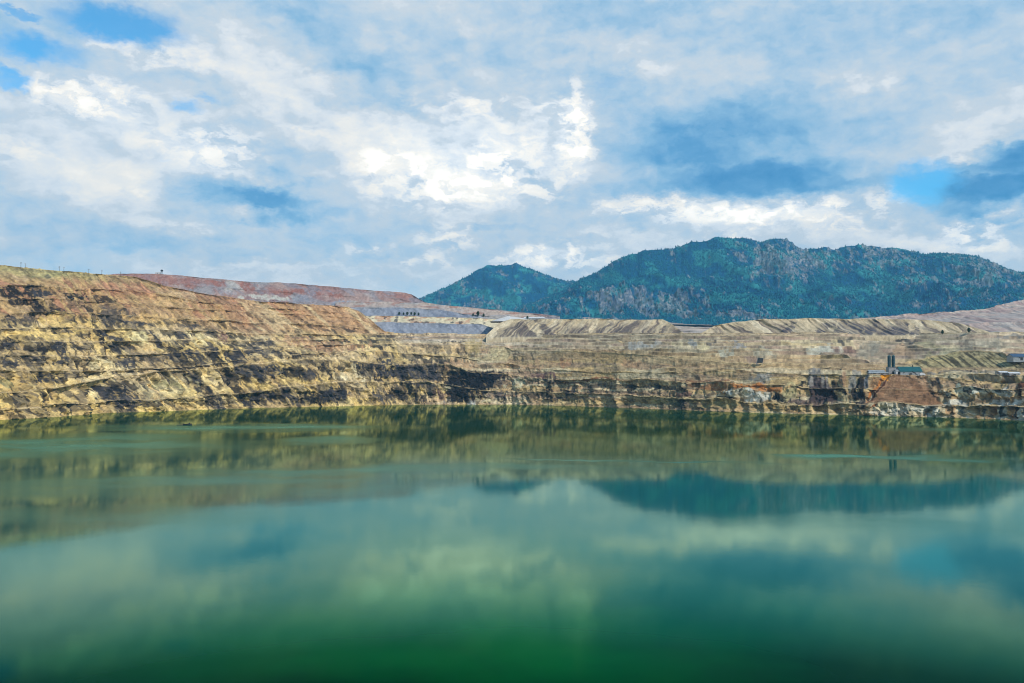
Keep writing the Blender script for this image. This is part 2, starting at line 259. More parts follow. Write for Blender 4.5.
# pale bench tops and roads
bench = (1-FW)*(BN > .4)
c = lerpc(c, SAND, sst(.6, .85, bench)*.6)
dl, dg, yl = DARK, DGR, YEL
big = [
 # left wall, from the top
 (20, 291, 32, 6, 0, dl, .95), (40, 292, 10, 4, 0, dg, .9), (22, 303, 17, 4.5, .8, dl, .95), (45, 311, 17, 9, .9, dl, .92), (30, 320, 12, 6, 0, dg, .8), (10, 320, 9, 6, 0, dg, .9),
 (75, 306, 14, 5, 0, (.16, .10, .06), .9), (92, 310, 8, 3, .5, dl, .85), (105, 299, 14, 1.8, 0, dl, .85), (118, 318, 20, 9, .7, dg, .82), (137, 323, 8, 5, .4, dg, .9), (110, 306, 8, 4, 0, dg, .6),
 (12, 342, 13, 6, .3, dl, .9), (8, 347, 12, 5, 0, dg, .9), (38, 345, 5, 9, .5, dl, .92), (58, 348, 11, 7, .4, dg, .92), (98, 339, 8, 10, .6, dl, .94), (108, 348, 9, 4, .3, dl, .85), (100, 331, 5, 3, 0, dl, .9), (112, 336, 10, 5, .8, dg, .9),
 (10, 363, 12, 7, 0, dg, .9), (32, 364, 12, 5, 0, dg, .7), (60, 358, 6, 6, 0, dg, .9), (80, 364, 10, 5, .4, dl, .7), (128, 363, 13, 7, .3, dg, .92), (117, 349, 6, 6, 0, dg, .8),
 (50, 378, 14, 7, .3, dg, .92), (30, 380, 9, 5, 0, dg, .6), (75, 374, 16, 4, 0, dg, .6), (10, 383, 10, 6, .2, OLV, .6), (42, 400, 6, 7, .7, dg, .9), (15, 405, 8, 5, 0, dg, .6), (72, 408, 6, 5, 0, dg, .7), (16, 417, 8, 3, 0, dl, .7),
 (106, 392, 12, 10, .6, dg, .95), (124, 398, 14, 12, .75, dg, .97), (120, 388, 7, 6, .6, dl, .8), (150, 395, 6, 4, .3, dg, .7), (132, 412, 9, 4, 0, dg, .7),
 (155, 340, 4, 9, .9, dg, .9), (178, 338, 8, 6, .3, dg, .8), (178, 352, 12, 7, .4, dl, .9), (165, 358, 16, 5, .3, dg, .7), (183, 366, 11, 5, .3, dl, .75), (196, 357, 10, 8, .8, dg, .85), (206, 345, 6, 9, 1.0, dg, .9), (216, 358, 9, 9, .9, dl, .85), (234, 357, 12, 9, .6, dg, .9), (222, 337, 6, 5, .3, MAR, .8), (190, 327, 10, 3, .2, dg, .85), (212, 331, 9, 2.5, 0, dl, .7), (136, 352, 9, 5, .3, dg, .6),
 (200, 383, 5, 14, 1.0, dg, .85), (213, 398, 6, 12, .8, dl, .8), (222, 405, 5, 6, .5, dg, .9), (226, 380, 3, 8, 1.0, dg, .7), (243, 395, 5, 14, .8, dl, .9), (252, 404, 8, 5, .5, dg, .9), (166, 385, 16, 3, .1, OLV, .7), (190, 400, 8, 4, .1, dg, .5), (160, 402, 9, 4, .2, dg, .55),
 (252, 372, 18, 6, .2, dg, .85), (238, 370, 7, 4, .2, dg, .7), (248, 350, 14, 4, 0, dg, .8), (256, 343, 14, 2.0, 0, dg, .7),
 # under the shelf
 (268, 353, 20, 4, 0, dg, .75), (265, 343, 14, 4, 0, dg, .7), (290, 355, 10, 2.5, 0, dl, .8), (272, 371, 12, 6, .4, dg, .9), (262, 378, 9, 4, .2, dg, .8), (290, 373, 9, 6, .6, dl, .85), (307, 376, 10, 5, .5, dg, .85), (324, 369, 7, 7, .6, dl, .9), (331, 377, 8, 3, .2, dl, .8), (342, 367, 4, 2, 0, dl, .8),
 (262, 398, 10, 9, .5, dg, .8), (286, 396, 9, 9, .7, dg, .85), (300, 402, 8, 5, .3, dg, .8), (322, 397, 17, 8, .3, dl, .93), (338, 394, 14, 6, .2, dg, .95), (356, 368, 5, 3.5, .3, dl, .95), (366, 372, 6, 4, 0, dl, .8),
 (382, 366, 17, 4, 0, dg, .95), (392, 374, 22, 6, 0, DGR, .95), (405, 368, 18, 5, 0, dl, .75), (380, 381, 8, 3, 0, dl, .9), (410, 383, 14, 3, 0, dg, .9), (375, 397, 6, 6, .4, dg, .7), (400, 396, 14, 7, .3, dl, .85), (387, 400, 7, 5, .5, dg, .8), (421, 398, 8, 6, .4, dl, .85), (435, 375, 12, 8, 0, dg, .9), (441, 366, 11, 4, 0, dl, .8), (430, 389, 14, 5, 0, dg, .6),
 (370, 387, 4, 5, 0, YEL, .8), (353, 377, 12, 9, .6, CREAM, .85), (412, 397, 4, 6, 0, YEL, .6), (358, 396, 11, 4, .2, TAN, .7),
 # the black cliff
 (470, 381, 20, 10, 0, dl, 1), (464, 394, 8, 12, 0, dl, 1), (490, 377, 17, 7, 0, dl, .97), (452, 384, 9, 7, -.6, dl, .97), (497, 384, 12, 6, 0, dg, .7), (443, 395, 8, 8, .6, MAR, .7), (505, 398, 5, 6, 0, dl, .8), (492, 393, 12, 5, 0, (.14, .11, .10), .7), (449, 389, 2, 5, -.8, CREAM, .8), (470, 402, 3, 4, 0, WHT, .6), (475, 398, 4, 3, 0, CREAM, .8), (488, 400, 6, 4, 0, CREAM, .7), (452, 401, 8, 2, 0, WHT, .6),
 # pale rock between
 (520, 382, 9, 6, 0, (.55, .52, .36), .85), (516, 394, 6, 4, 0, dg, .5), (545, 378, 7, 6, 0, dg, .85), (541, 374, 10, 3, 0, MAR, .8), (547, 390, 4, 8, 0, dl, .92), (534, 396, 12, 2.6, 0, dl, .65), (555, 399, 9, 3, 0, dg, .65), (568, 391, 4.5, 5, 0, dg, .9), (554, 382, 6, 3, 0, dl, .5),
 (587, 391, 6, 3, 0, dg, .6), (598, 386, 14, 3, 0, dg, .5), (634, 387, 9, 3.4, 0, dl, .85), (651, 386, 12, 3, 0, dg, .75), (664, 387, 8, 3.5, 0, dl, .6), (686, 393, 9, 5, 0, MAR, .75), (681, 403, 9, 4, 0, dg, .85), (672, 403, 7, 4, 0, (.10, .12, .07), .7), (683, 387, 8, 2.2, 0, dl, .8), (626, 392, 10, 2, 0, dg, .5), (704, 396, 6, 4, 0, dg, .5), (655, 403, 9, 2, 0, OLV, .6), (720, 405, 18, 3, 0, OLV, .55),
 (600, 379.6, 30, 1.4, 0, (.22, .08, .03), .85), (560, 380, 14, 1.2, 0, (.24, .10, .04), .6), (700, 381.5, 34, 1.5, 0, (.18, .08, .04), .85), (745, 385, 26, 2.6, 0, RUST, .8), (765, 389, 28, 3, 0, RUST, .62), (715, 387, 18, 2.4, 0, (.42, .20, .09), .75),
 (760, 378, 12, 4, 0, GRY, .7), (752, 379, 8, 3, 0, DGR, .4), (660, 378, 40, 4, 0, (.36, .31, .20), .35),
 (729, 391, 9, 3.2, .6, WHT, .92), (742, 394, 5, 3, 0, WHT, .6), (757, 396, 16, 4, 0, WHT, .88), (727, 398, 4.5, 3, 0, dl, .95), (746, 394, 2.2, 3, 0, dl, .9), (777, 397, 7, 4, 0, dl, .95), (788, 397, 3, 4, 0, dl, .8), (800, 388, 2.5, 5, 0, dl, .92), (803, 385, 4, 2, 0, dl, .9), (759, 404, 3, 5, 0, dl, .9), (792, 392, 9, 9, 0, (.50, .43, .22), .6), (770, 407, 20, 3, 0, OCH, .6),
 # right cliff: spur face painted in shade, pale ribs, orange seep
 (818, 385, 9.5, 12, .15, (.10, .075, .075), 1), (827, 394, 10, 7, .5, (.075, .055, .06), 1), (835, 388, 4, 9, .7, dl, .9), (812, 401, 28, 2.6, .5, (.13, .085, .08), .9), (815, 374, 8, 4, 0, GRY, .5), (842, 378, 5, 7, 0, (.30, .17, .11), .8), (850, 384, 6, 8, 0, GRY, .8), (858, 390, 3, 13, -.1, dl, .95), (860, 400, 4, 9, 0, DGR, .9), (866, 381, 4, 9, -.4, (.13, .14, .17), .9), (855, 376, 5, 4, 0, GRY, .6), (845, 401, 6, 6, .4, CREAM, .6), (835, 405, 9, 4, 0, (.5, .42, .3), .6), (868, 400, 3, 6, 0, (.5, .44, .33), .6), (815, 408, 20, 4, 0, (.50, .36, .2), .6),
 (877, 384, 6, 9, -.3, (.42, .22, .10), .8), (883, 377, 4.5, 3.2, 0, ORG, .97), (887, 375, 5, 1.6, 0, ORG, .9), (884, 388, 1.6, 7, -.5, (.12, .04, .02), .95), (875, 401, 1.8, 7, -.8, (.25, .07, .02), .9), (880, 394, 2.2, 7, -.55, RUST, .9),
 # brown tip fan
 (908, 388, 27, 16, .25, (.34, .21, .125), 1), (897, 393, 20, 10, 0, (.34, .21, .125), 1), (920, 396, 22, 7, 0, (.33, .20, .12), 1), (915, 379, 17, 6, 0, (.36, .22, .13), 1),
 (938, 383, 4, 5, .9, dg, .9), (947, 394, 3, 6, .8, dl, .85), (934, 386, 3, 7, .9, dl, .9), (943, 391, 5, 3, .5, WHT, .6),
 (978, 392, 30, 4, 0, (.68, .66, .56), .85), (958, 394, 9, 6, 0, (.64, .60, .44), .7), (1008, 393, 9, 5, .2, WHT, .6), (975, 382, 22, 4.6, 0, (.52, .36, .18), .8), (1000, 384, 10, 4, 0, (.46, .34, .16), .7), (965, 393, 2, 3, .7, dl, .9), (983, 393, 2, 4, .7, dl, .9), (973, 391, 4, 2.0, 0, dl, .85), (997, 391, 5, 1.8, .5, dl, .8), (985, 398, 2, 2, 0, dl, .8),
 (1021, 388, 9, 9, -.3, (.13, .055, .03), 1), (1010, 380, 10, 4, 0, (.17, .11, .08), .8), (985, 377, 26, 2.4, 0, (.25, .2, .15), .7), (900, 408, 30, 3, 0, (.55, .50, .38), .65), (945, 403, 26, 2, 0, WHT, .75), (930, 410, 9, 3, 0, dg, .7), (1000, 402, 28, 1.8, 0, WHT, .8),
 (960, 410, 3, 6, .2, dl, .7), (976, 411, 3, 6, .3, dl, .85), (990, 409, 3, 6, 0, RUST, .6), (999, 411, 3.6, 6, -.2, dl, .9), (1012, 411, 3, 6, 0, dl, .85), (985, 412, 6, 5, 0, (.52, .33, .18), .7), (967, 411, 5, 6, 0, (.62, .44, .24), .6), (1019, 410, 4, 6, 0, WHT, .5), (888, 412, 20, 2.5, 0, WHT, .5),
 # far shelf
 (683, 346, 14, 4, 0, CREAM, .5), (703, 346.5, 6.5, 3.4, 0, CREAM, .85), (693, 346, 3, 3.6, .3, GRY, .9), (713, 344.8, 5, 2.6, 0, (.13, .11, .10), .9), (738, 346, 5, 6, .2, (.27, .27, .29), .8), (726, 355, 11, 5, 0, (.36, .35, .29), .8), (765, 354, 10, 6, 0, (.34, .33, .27), .6), (755, 361, 11, 3, 0, (.28, .19, .15), .8), (820, 352, 22, 6, .4, (.45, .44, .38), .8), (845, 345, 14, 5, 0, CREAM, .5), (800, 345, 22, 5, 0, CREAM, .5), (845, 352, 8, 4, 0, MAR, .7), (841, 344, 4, 4, 0, dg, .9), (850, 341, 12, 2, 0, dg, .7), (868, 350, 9, 10, -.6, (.27, .24, .19), .85), (857, 358, 5, 1.6, 0, dl, .8), (885, 340, 8, 5, 0, (.22, .19, .14), .5),
 (905, 352, 14, 5, .4, (.46, .30, .18), .7), (930, 347, 14, 4, 1.4, (.34, .30, .17), .7), (950, 350, 10, 5, 1.2, CREAM, .5), (910, 342.6, 10, 1.6, .4, dg, .7), (903, 341.5, 5, 2, 0, dg, .6), (990, 345, 30, 5, 0, (.36, .32, .24), .7), (1010, 338, 20, 1.8, 0, (.13, .14, .15), .7), (940, 357, 20, 4, 0, (.42, .37, .2), .6), (985, 371.4, 60, 1.6, 0, (.20, .18, .16), .7), (925, 371.5, 12, 1.2, 0, (.2, .19, .18), .7), (975, 370, 14, 1.0, -6, (.46, .34, .25), .8),
 (640, 347, 16, 3.4, -1.5, (.37, .36, .34), .85), (655, 344, 8, 2, 0, (.38, .36, .34), .6), (455, 341, 14, .9, 0, (.05, .04, .04), .9), (415, 334, 18, 1.3, 0, (.09, .06, .05), .8), (404, 338, 8, 1.6, 0, (.13, .09, .06), .7), (472, 347, 9, 6, 0, (.44, .32, .13), .7), (500, 352, 12, 6, 0, (.48, .40, .22), .6), (490, 358, 20, 4, 0, (.50, .42, .24), .5), (462, 364, 16, 5, 0, (.45, .28, .15), .7), (425, 350, 40, 3, .2, SAND, .5), (350, 358, 26, 5, 0, SAND, .8), (300, 350, 30, 3, -1, (.50, .38, .2), .5), (335, 347, 30, 6, 0, (.40, .22, .12), .6), (300, 342, 22, 5, .3, (.38, .21, .12), .6), (565, 362, 7, 6, 0, (.42, .22, .12), .7), (628, 364, 9, 4, 0, (.42, .24, .13), .6), (525, 367, 16, 5, 0, (.44, .27, .16), .7), (600, 360, 6, 3, 0, (.2, .16, .1), .5), (595, 366, 2, 7, .3, (.17, .14, .09), .6), (650, 377, 1.3, 5, 0, dg, .7), (580, 374, 4, 4, 0, (.3, .24, .15), .6),
 # yellow tips, left
 (50, 335, 36, 4.5, 0, YEL, .85), (20, 334, 22, 3, 0, YEL, .8), (136, 338, 12, 7, .8, (.62, .52, .26), .9), (193, 338, 9, 8, .7, (.62, .50, .25), .9), (122, 333, 10, 4, .4, YEL, .7), (60, 322, 14, 8, .8, YEL, .75), (78, 330, 8, 6, .6, YEL, .7), (98, 362, 11, 6, 0, (.62, .50, .27), .8), (150, 318, 26, 4, 0, (.52, .34, .14), .75), (85, 384, 26, 4, -3, YEL, .5), (175, 392, 26, 14, .5, (.55, .46, .24), .4), (130, 378, 30, 2.5, -2, SAND, .7),
 (150, 300, 34, 7, .3, (.44, .29, .13), .6), (218, 296, 16, 8, .9, (.27, .15, .09), .7), (185, 293, 12, 6, 1.0, (.48, .35, .2), .6), (45, 275, 26, 3, 0, OLV, .6), (25, 278, 10, 3, .6, (.45, .32, .18), .5), (120, 290, 50, 4, .2, (.40, .2, .11), .5),
 (70, 296, 9, 2, 0, dl, .9), (83, 294, 6, 2, 0, dl, .7), (45, 276, 4, 1.8, .5, dg, .6),
]
big = [p if True else p for p in big]
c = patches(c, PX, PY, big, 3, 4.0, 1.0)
wv = fbm(PX/4, PY/4, 3, 444)*3
c = lerpc(c, (.29, .155, .085), fan); c = lerpc(c, (.36, .21, .12), fan*sst(0, .3, fbm((PX+(PX-900)*(PY-372)*-.028)/1.6, PY/30, 3, 445))*.8)
spur = sst(0, 2, PX+wv*.5-808)*sst(0, 2, (822+(PY-378)*.75)+wv-PX)*(1-sst(401, 403, PY))*sst(378, 386, PY+wv*2)
c = lerpc(c, (.055, .038, .040), spur*.97); c = lerpc(c, (.30, .27, .25), sst(0, 2, PX-807)*sst(0, 3, 832+wv-PX)*sst(372, 376, PY)*(1-sst(381, 389, PY+wv*2))*sst(-.15, .1, fbm(PX/1.8, PY/20, 2, 447))*.8)  # scree face painted as if in shadow, its top ribs as lit
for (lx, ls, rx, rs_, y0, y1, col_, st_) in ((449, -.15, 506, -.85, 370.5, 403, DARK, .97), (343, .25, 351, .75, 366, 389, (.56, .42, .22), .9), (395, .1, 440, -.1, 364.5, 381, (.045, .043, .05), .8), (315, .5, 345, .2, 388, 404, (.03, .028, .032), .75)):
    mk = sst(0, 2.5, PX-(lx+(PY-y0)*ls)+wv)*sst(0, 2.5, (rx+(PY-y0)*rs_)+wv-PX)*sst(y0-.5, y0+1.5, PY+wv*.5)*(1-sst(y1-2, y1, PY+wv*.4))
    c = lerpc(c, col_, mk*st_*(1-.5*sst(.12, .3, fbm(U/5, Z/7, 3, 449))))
seep = sst(0, 1.2, 1.7-np.abs(PX-(889-(PY-376)*.80)+wv*.35))*sst(375, 377, PY)*(1-sst(401, 404, PY))
c = lerpc(c, (.09, .03, .02), seep*.95); c = lerpc(c, RUST, sst(0, 1.5, 2.0-np.abs(PX-(885-(PY-376)*.80)+wv*.5))*sst(375, 377, PY)*(1-sst(398, 402, PY))*.8); c = lerpc(c, ORG, sst(0, 2, 5-np.abs(PX-885+wv))*sst(373.5, 375, PY)*(1-sst(377, 381, PY+wv))*.95)
# lee of the tip behind the plant: gravel bands and dark painted gully shadow running down it
b5 = sst(4.05, 4.2, BN)*(1-sst(4.95, 5.02, BN))*sst(895, 930, PX)
c = lerpc(c, (.34, .31, .16), b5*.6); c = lerpc(c, DARK, b5*sst(-.02, .25, fbm((X+1.1*Z)/2.6, Z/60, 3, 401)+.5*fbm(X/16, Z/9, 3, 402))*.8*sst(0, .35, 1-np.abs(BN-4.42)))
# edges of the benches: pale lip, bench shadow painted dark just below
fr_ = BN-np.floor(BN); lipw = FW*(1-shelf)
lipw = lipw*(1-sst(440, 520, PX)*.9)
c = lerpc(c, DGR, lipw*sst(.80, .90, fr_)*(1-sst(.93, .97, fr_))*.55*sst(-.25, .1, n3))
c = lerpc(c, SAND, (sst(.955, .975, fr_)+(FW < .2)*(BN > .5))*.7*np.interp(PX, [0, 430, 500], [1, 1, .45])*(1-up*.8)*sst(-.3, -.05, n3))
c = lerpc(c, (.13, .10, .08), lipw*(1-sst(.02, .07, fr_))*(BN > .3)*.5*(1-.8*mw))  # toe recess of each face darkened in the colour as shade
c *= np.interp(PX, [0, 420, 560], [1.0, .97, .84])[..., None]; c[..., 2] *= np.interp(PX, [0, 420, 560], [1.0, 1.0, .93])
g = (nf*.40+(fbm(U/4.5, Z/9, 2, 301)*(1-mw)+mw*fbm(X/8, Z/2.8, 3, 302))*.55)
c = c*(1+g[..., None]*np.where(FW > .3, 1.0, .5)[..., None])
rock = rock_mat('pit_rock', .55, .5)
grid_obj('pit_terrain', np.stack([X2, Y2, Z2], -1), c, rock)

def dump(name, xs, base_py, base_Y, lines, colour, lean=.9, gully=(26, 5.0), seed=0, back=((300, 0), (200, -60)), mat=None, rocks=1.0, wig=1.0):
    X, Y, Z, FW, BN, PY = terraced(xs, base_py, base_Y, lines, back=back, per_px=2.4)
    PX = np.broadcast_to(xs, X.shape).copy(); U = X+lean*Z
    U = U+fbm(X/45, Z/20, 3, seed+2)*8*wig; gl = ridged(U/gully[0], Z/400+BN.astype(int)*7.7, 3, seed+1)-.5
    Y2 = Y-FW*(gl*gully[1]+fbm(U/9, Z/9, 3, seed+3)*2.0*rocks)
    Z2 = Z+fbm(X/40, np.floor(BN)*5.3, 4, seed+4)*2.6*wig*(BN > .3)
    c = colour(X, Y, Z, U, BN, PX, PY, FW, gl)
    g = fbm(X/5, Z/4, 3, seed+8)*.35
    return grid_obj(name, np.stack([X, Y2, Z2], -1), c*(1+g[..., None]), mat or rock)

# ================================================================ 2. striped waste tips across the middle
def col_tip(X, Y, Z, U, BN, PX, PY, FW, gl):
    U = U+fbm(X/40, Z/12, 3, 588)*9; c = np.zeros(X.shape+(3,), np.float32); c[:] = (.43, .345, .22)
    t = BN
    c = lerpc(c, (.55, .47, .33), sst(0, .4, fbm(U/14, Z/300, 3, 501))*.7)
    c = lerpc(c, (.33, .26, .17), sst(.0, .3, fbm(U/9, Z/260, 3, 511))*.55)
    prof = sst(0, .12, t)*(1-sst(.62, .98, t+fbm(U/11, U*0, 3, 77)*.5))
    dk = sst(.02, .20, fbm(U/22, Z/500, 4, 521))*prof
    strk = .35+.65*sst(-.25, .15, fbm(U/5, Z/300, 3, 533))
    c = lerpc(c, (.11, .085, .075), dk*.9*strk)  # dark streaks: waste colour with gully shadow painted in
    for (x, rx) in ((545, 6), (572, 9), (583, 4), (600, 3), (624, 13), (645, 9), (654, 5), (664, 3), (520, 10), (790, 5), (826, 8), (843, 7), (858, 9), (872, 6), (893, 6), (905, 7), (919, 5)):
        w = (1-sst(.75, 1.1, np.abs((PX-x)+(PY-327)*.75*(-1 if x < 600 else 1)+fbm(PX/5, PY/4, 3, 9)*6)/rx))*prof
        c = lerpc(c, (.055, .05, .065) if x > 700 else (.095, .075, .07), w*.93*strk)  # larger dark streaks, gully shadow and dark waste put into the colour
    return c
dump('striped_waste_tip', cols(486, 700, .45), 338, 1745, [([(484, 337.5), (491, 331), (499, 323), (510, 319.6), (560, 319), (663, 319.8), (668, 322), (680, 330), (690, 337), (700, 337.5)], .68, 120)], col_tip, lean=-1.0, gully=(24, 9.0), seed=20)
dump('long_waste_tip', cols(690, 1010, .45), [(690, 337), (1010, 335.5)], 1640,
     [([(690, 336.5), (700, 334), (715, 326), (735, 322), (765, 319.3), (800, 318.4), (870, 318.8), (925, 319.5), (950, 322), (965, 325), (985, 330), (1000, 335)], .62, 140)], col_tip, lean=.9, gully=(20, 10), seed=33)

# ================================================================ 3. grey-blue terraces beyond the brown ridge
def col_blue(X, Y, Z, U, BN, PX, PY, FW, gl):
    c = np.zeros(X.shape+(3,), np.float32); c[:] = GBL
    n = fbm(U/30, Z/60, 4, 601)
    c = lerpc(c, (.26, .27, .31), sst(0, .3, n)*.7); c = lerpc(c, (.14, .16, .21), sst(.05, .35, fbm(U/14, Z/90, 3, 611))*.6)
    c = lerpc(c, (.29, .29, .31), sst(.05, .3, fbm(U/20, Z/25, 4, 613))*.4)
    b2 = sst(.97, 1.03, BN)*(1-sst(1.99, 2.04, BN))
    c = lerpc(c, CREAM, b2*.75); c = lerpc(c, (.40, .2, .12), b2*sst(.05, .3, fbm(X/20, Z/8, 3, 621))*.7); c = lerpc(c, DGR, b2*sst(.3, .45, fbm(X/9, Z/6, 3, 631))*.8)
    c = lerpc(c, (.35, .30, .24), sst(470, 500, PX)*sst(1.9, 2.1, BN)*.7)
    t = sst(2.95, 3.1, BN)
    c = lerpc(c, (.40, .31, .25), t*.85); c = lerpc(c, (.28, .27, .27), t*sst(0, .3, fbm(X/40, Z/9, 4, 641))*.7); c = lerpc(c, (.30, .15, .11), t*sst(.1, .3, fbm(X/28, Z/6, 4, 651))*.7)
    c = lerpc(c, WHT, t*(1-sst(0, 6, np.abs(PX-515)))*0)
    return c
dump('grey_waste_terraces', cols(335, 540, .5), 337, 1830,
     [([(335, 322.5), (390, 322), (480, 324), (495, 328), (505, 335), (540, 336)], .62, 16),
      ([(335, 316), (400, 316), (450, 317), (500, 319), (540, 320)], .5, 22),
      ([(335, 308), (400, 307.5), (440, 309), (465, 314), (500, 316.5), (540, 318.5)], .55, 30),
      ([(335, 302), (400, 302), (425, 303), (460, 307), (500, 311), (525, 313.6), (540, 316)], .4, 60)], col_blue, lean=.8, gully=(40, 5), seed=44)

# ================================================================ 4. red and grey terraces on the skyline
def col_red(X, Y, Z, U, BN, PX, PY, FW, gl):
    c = np.zeros(X.shape+(3,), np.float32); c[:] = (.255, .215, .215)
    n = fbm(U/45, Z/50, 4, 701)
    c = lerpc(c, (.40, .37, .33), sst(0, .3, n)*.8)
    c = lerpc(c, RED, sst(-.05, .2, fbm((X+1.6*Z)/70, Z/60, 4, 711)+.25*sst(2, 2.6, BN)-.32*sst(400, 430, PX)*0)*.55*sst(1.6, 1.9, BN+n*.5))
    c = lerpc(c, (.33, .19, .15), sst(.0, .3, fbm((X+1.6*Z)/34, Z/40, 4, 721))*.6)
    c = lerpc(c, (.20, .20, .23), sst(.1, .35, fbm((X+1.5*Z)/26, Z/30, 4, 731))*.6)
    c = lerpc(c, (.30, .15, .115), (1-sst(170, 215, PX+n*30))*sst(1.6, 2.2, BN)*.6)
    c = patches(c, PX, PY, [(215, 283, 10, 4, .5, RED, .9), (245, 286, 12, 4, .5, RED, .9), (292, 291, 16, 2.6, .4, RED, .95), (275, 290, 12, 3, 0, RED, .6), (318, 293, 8, 2.5, .5, RED, .85), (335, 295, 7, 3, .6, RED, .85), (265, 297, 24, 3.5, 1.0, (.46, .44, .37), .85), (302, 299, 9, 4, .5, (.22, .22, .25), .7), (230, 291, 10, 3, 0, (.3, .28, .29), .7), (340, 303, 10, 3, .4, (.24, .26, .31), .8), (400, 297, 18, 2.5, .6, RED, .45), (180, 281, 30, 4, .2, RED, .7), (200, 290, 16, 3, .5, GRY, .7), (262, 283, 12, 1.2, 0, GRY, .7)], 15, 3)
    return c
dump('red_waste_terraces', cols(60, 560, .5), 330, 1990,
     [([(60, 300), (130, 300), (200, 306), (256, 308), (300, 309), (400, 310), (500, 314), (560, 318)], .6, 20),
      ([(60, 290), (130, 290), (200, 296), (256, 299.5), (300, 302), (360, 304), (400, 306), (425, 307.5), (460, 310), (500, 313), (560, 317)], .6, 22),
      ([(60, 280), (130, 281), (200, 286), (256, 290), (300, 293), (360, 297), (400, 299), (425, 304.5), (460, 307.8), (500, 311), (520, 313.2), (560, 316.5)], .55, 18),
      ([(60, 276), (90, 275), (120, 273.6), (160, 274), (200, 277.7), (247, 281.5), (294, 283.5), (317, 286), (350, 288.6), (387, 291.6), (404, 292.2), (411, 294), (419, 299.5), (425, 302.5), (440, 305), (460, 307), (500, 310.2), (520, 312.6), (560, 316)], .5, 200)], col_red, lean=1.2, gully=(45, 5), seed=58)

# ================================================================ 5. foothills and mountains
def col_foot(X, Y, Z, U, BN, PX, PY, FW, gl):
    c = np.zeros(X.shape+(3,), np.float32); c[:] = (.37, .28, .22)
    c = lerpc(c, (.47, .38, .28), sst(0, .3, fbm(X/120, Z/14, 4, 801))*.8); c = lerpc(c, (.25, .22, .22), sst(.05, .3, fbm(X/70, Z/9, 4, 811))*.7)
    c = lerpc(c, (.10, .10, .09), sst(.3, .42, fbm(X/30, Z/8, 4, 821))*.6)
    return c
dump('foothills', cols(380, 1100, .8, 600, 10), 340, 2600,
     [([(-200, 330), (380, 318), (560, 320), (690, 327), (760, 329), (1100, 326)], .10, 30),
      ([(-200, 320), (380, 316), (490, 314), (560, 316), (640, 320), (690, 324), (740, 326.5), (768, 321.5), (860, 317.5), (950, 316), (1100, 312)], .09, 600)], col_foot, lean=.3, gully=(120, 10), seed=61, back=((2500, 20), (2200, -60)), wig=2)
def col_pink(X, Y, Z, U, BN, PX, PY, FW, gl):
    c = np.zeros(X.shape+(3,), np.float32); c[:] = (.36, .27, .23)
    c = lerpc(c, (.45, .37, .30), sst(0, .3, fbm(X/60, Z/12, 5, 831))*.8); c = lerpc(c, (.24, .16, .15), sst(.05, .3, fbm(X/50, Z/10, 4, 841))*.7)
    c = lerpc(c, (.13, .12, .12), sst(.2, .35, fbm(X/14, Z/7, 4, 851))*.6); c = lerpc(c, (.30, .28, .26), sst(.1, .3, fbm(X/90, Z/6, 3, 861))*.6)
    return c
dump('spoil_hill', cols(800, 1100, .5, 300, 10), 336, 2050,
     [([(500, 334), (800, 330), (900, 326), (1024, 322), (1400, 322)], .25, 40),
      ([(500, 333), (800, 326), (835, 321.5), (870, 317.6), (900, 315), (950, 312), (985, 309.3), (1003, 304.5), (1024, 300), (1100, 284), (1400, 270)], .22, 300)], col_pink, lean=.3, gully=(60, 12), seed=71, wig=2)

def mountain(name, xs, base, base_Y, crest_py, depth, seed, hue, fine_lines=None):
    K = len(xs); n = 330
    crest_Y = base_Y+depth
    b = tab(base, xs); cpy = tab(crest_py, xs)
    cpy = cpy+fbm(xs/7, xs*0+seed, 4, seed)*1.6*sst(2, 12, b-cpy)
    _, kb = ray(xs, b); _, kc = ray(xs, cpy)
    z0 = H+kb*base_Y; z1 = H+kc*crest_Y
    t = np.concatenate([np.linspace(-.25, 1, n), np.linspace(1.03, 1.5, 14)])[:, None]
    sm = np.clip(t, -1, 1); pr = np.where(sm > 0, 0.72*np.abs(sm)+.28*sm*sm, sm*.15)
    Y = base_Y+depth*t+np.zeros((1, K)); Z = z0+(z1-z0)*pr
    Z = np.where(t > 1, z1-(t-1)*2*(z1-z0), Z)
    ax = ray(xs, np.full(K, 330.))[0]; X = ax*(base_Y+depth*.6)*(1+0*t)*(Y/(base_Y+depth*.6))
    w = np.clip(4*np.clip(t, 0, 1)*(1-np.clip(t, 0, 1)), 0, 1)+0*X; hgt = (z1-z0)
    S = X+.45*Y
    sp_ = ridged(S/900, Y/1500, 4, seed+3)-.45
    Z2 = Z+w*(hgt*.46*sp_+fbm(S/260, Y/330, 5, seed+5)*90+fbm(X/60, Y/60, 4, seed+6)*22)*np.clip(hgt/400, 0, 1)
    # rock outcrops stand out of the forest
    PX = np.broadcast_to(xs, X.shape); PY = HOR-(Z2-H)/Y*F
    f = fbm(S/420, Y/520, 4, seed+8)+.55*fbm(X/95, Z/70, 4, seed+9)+.25*(sp_)
    f = f+hue(PX, PY)
    oc = sst(.12, .34, f*.85+.85*fbm(X/30, Z/24, 4, seed+12)+.3*fbm(X/12, Z/10, 2, seed+14))
    Z2 = Z2+oc*np.maximum(0, fbm(X/22, Y/40, 4, seed+13))*26*(t > .02)
    return X, Y, Z2, PX, PY, oc, f, t+0*X
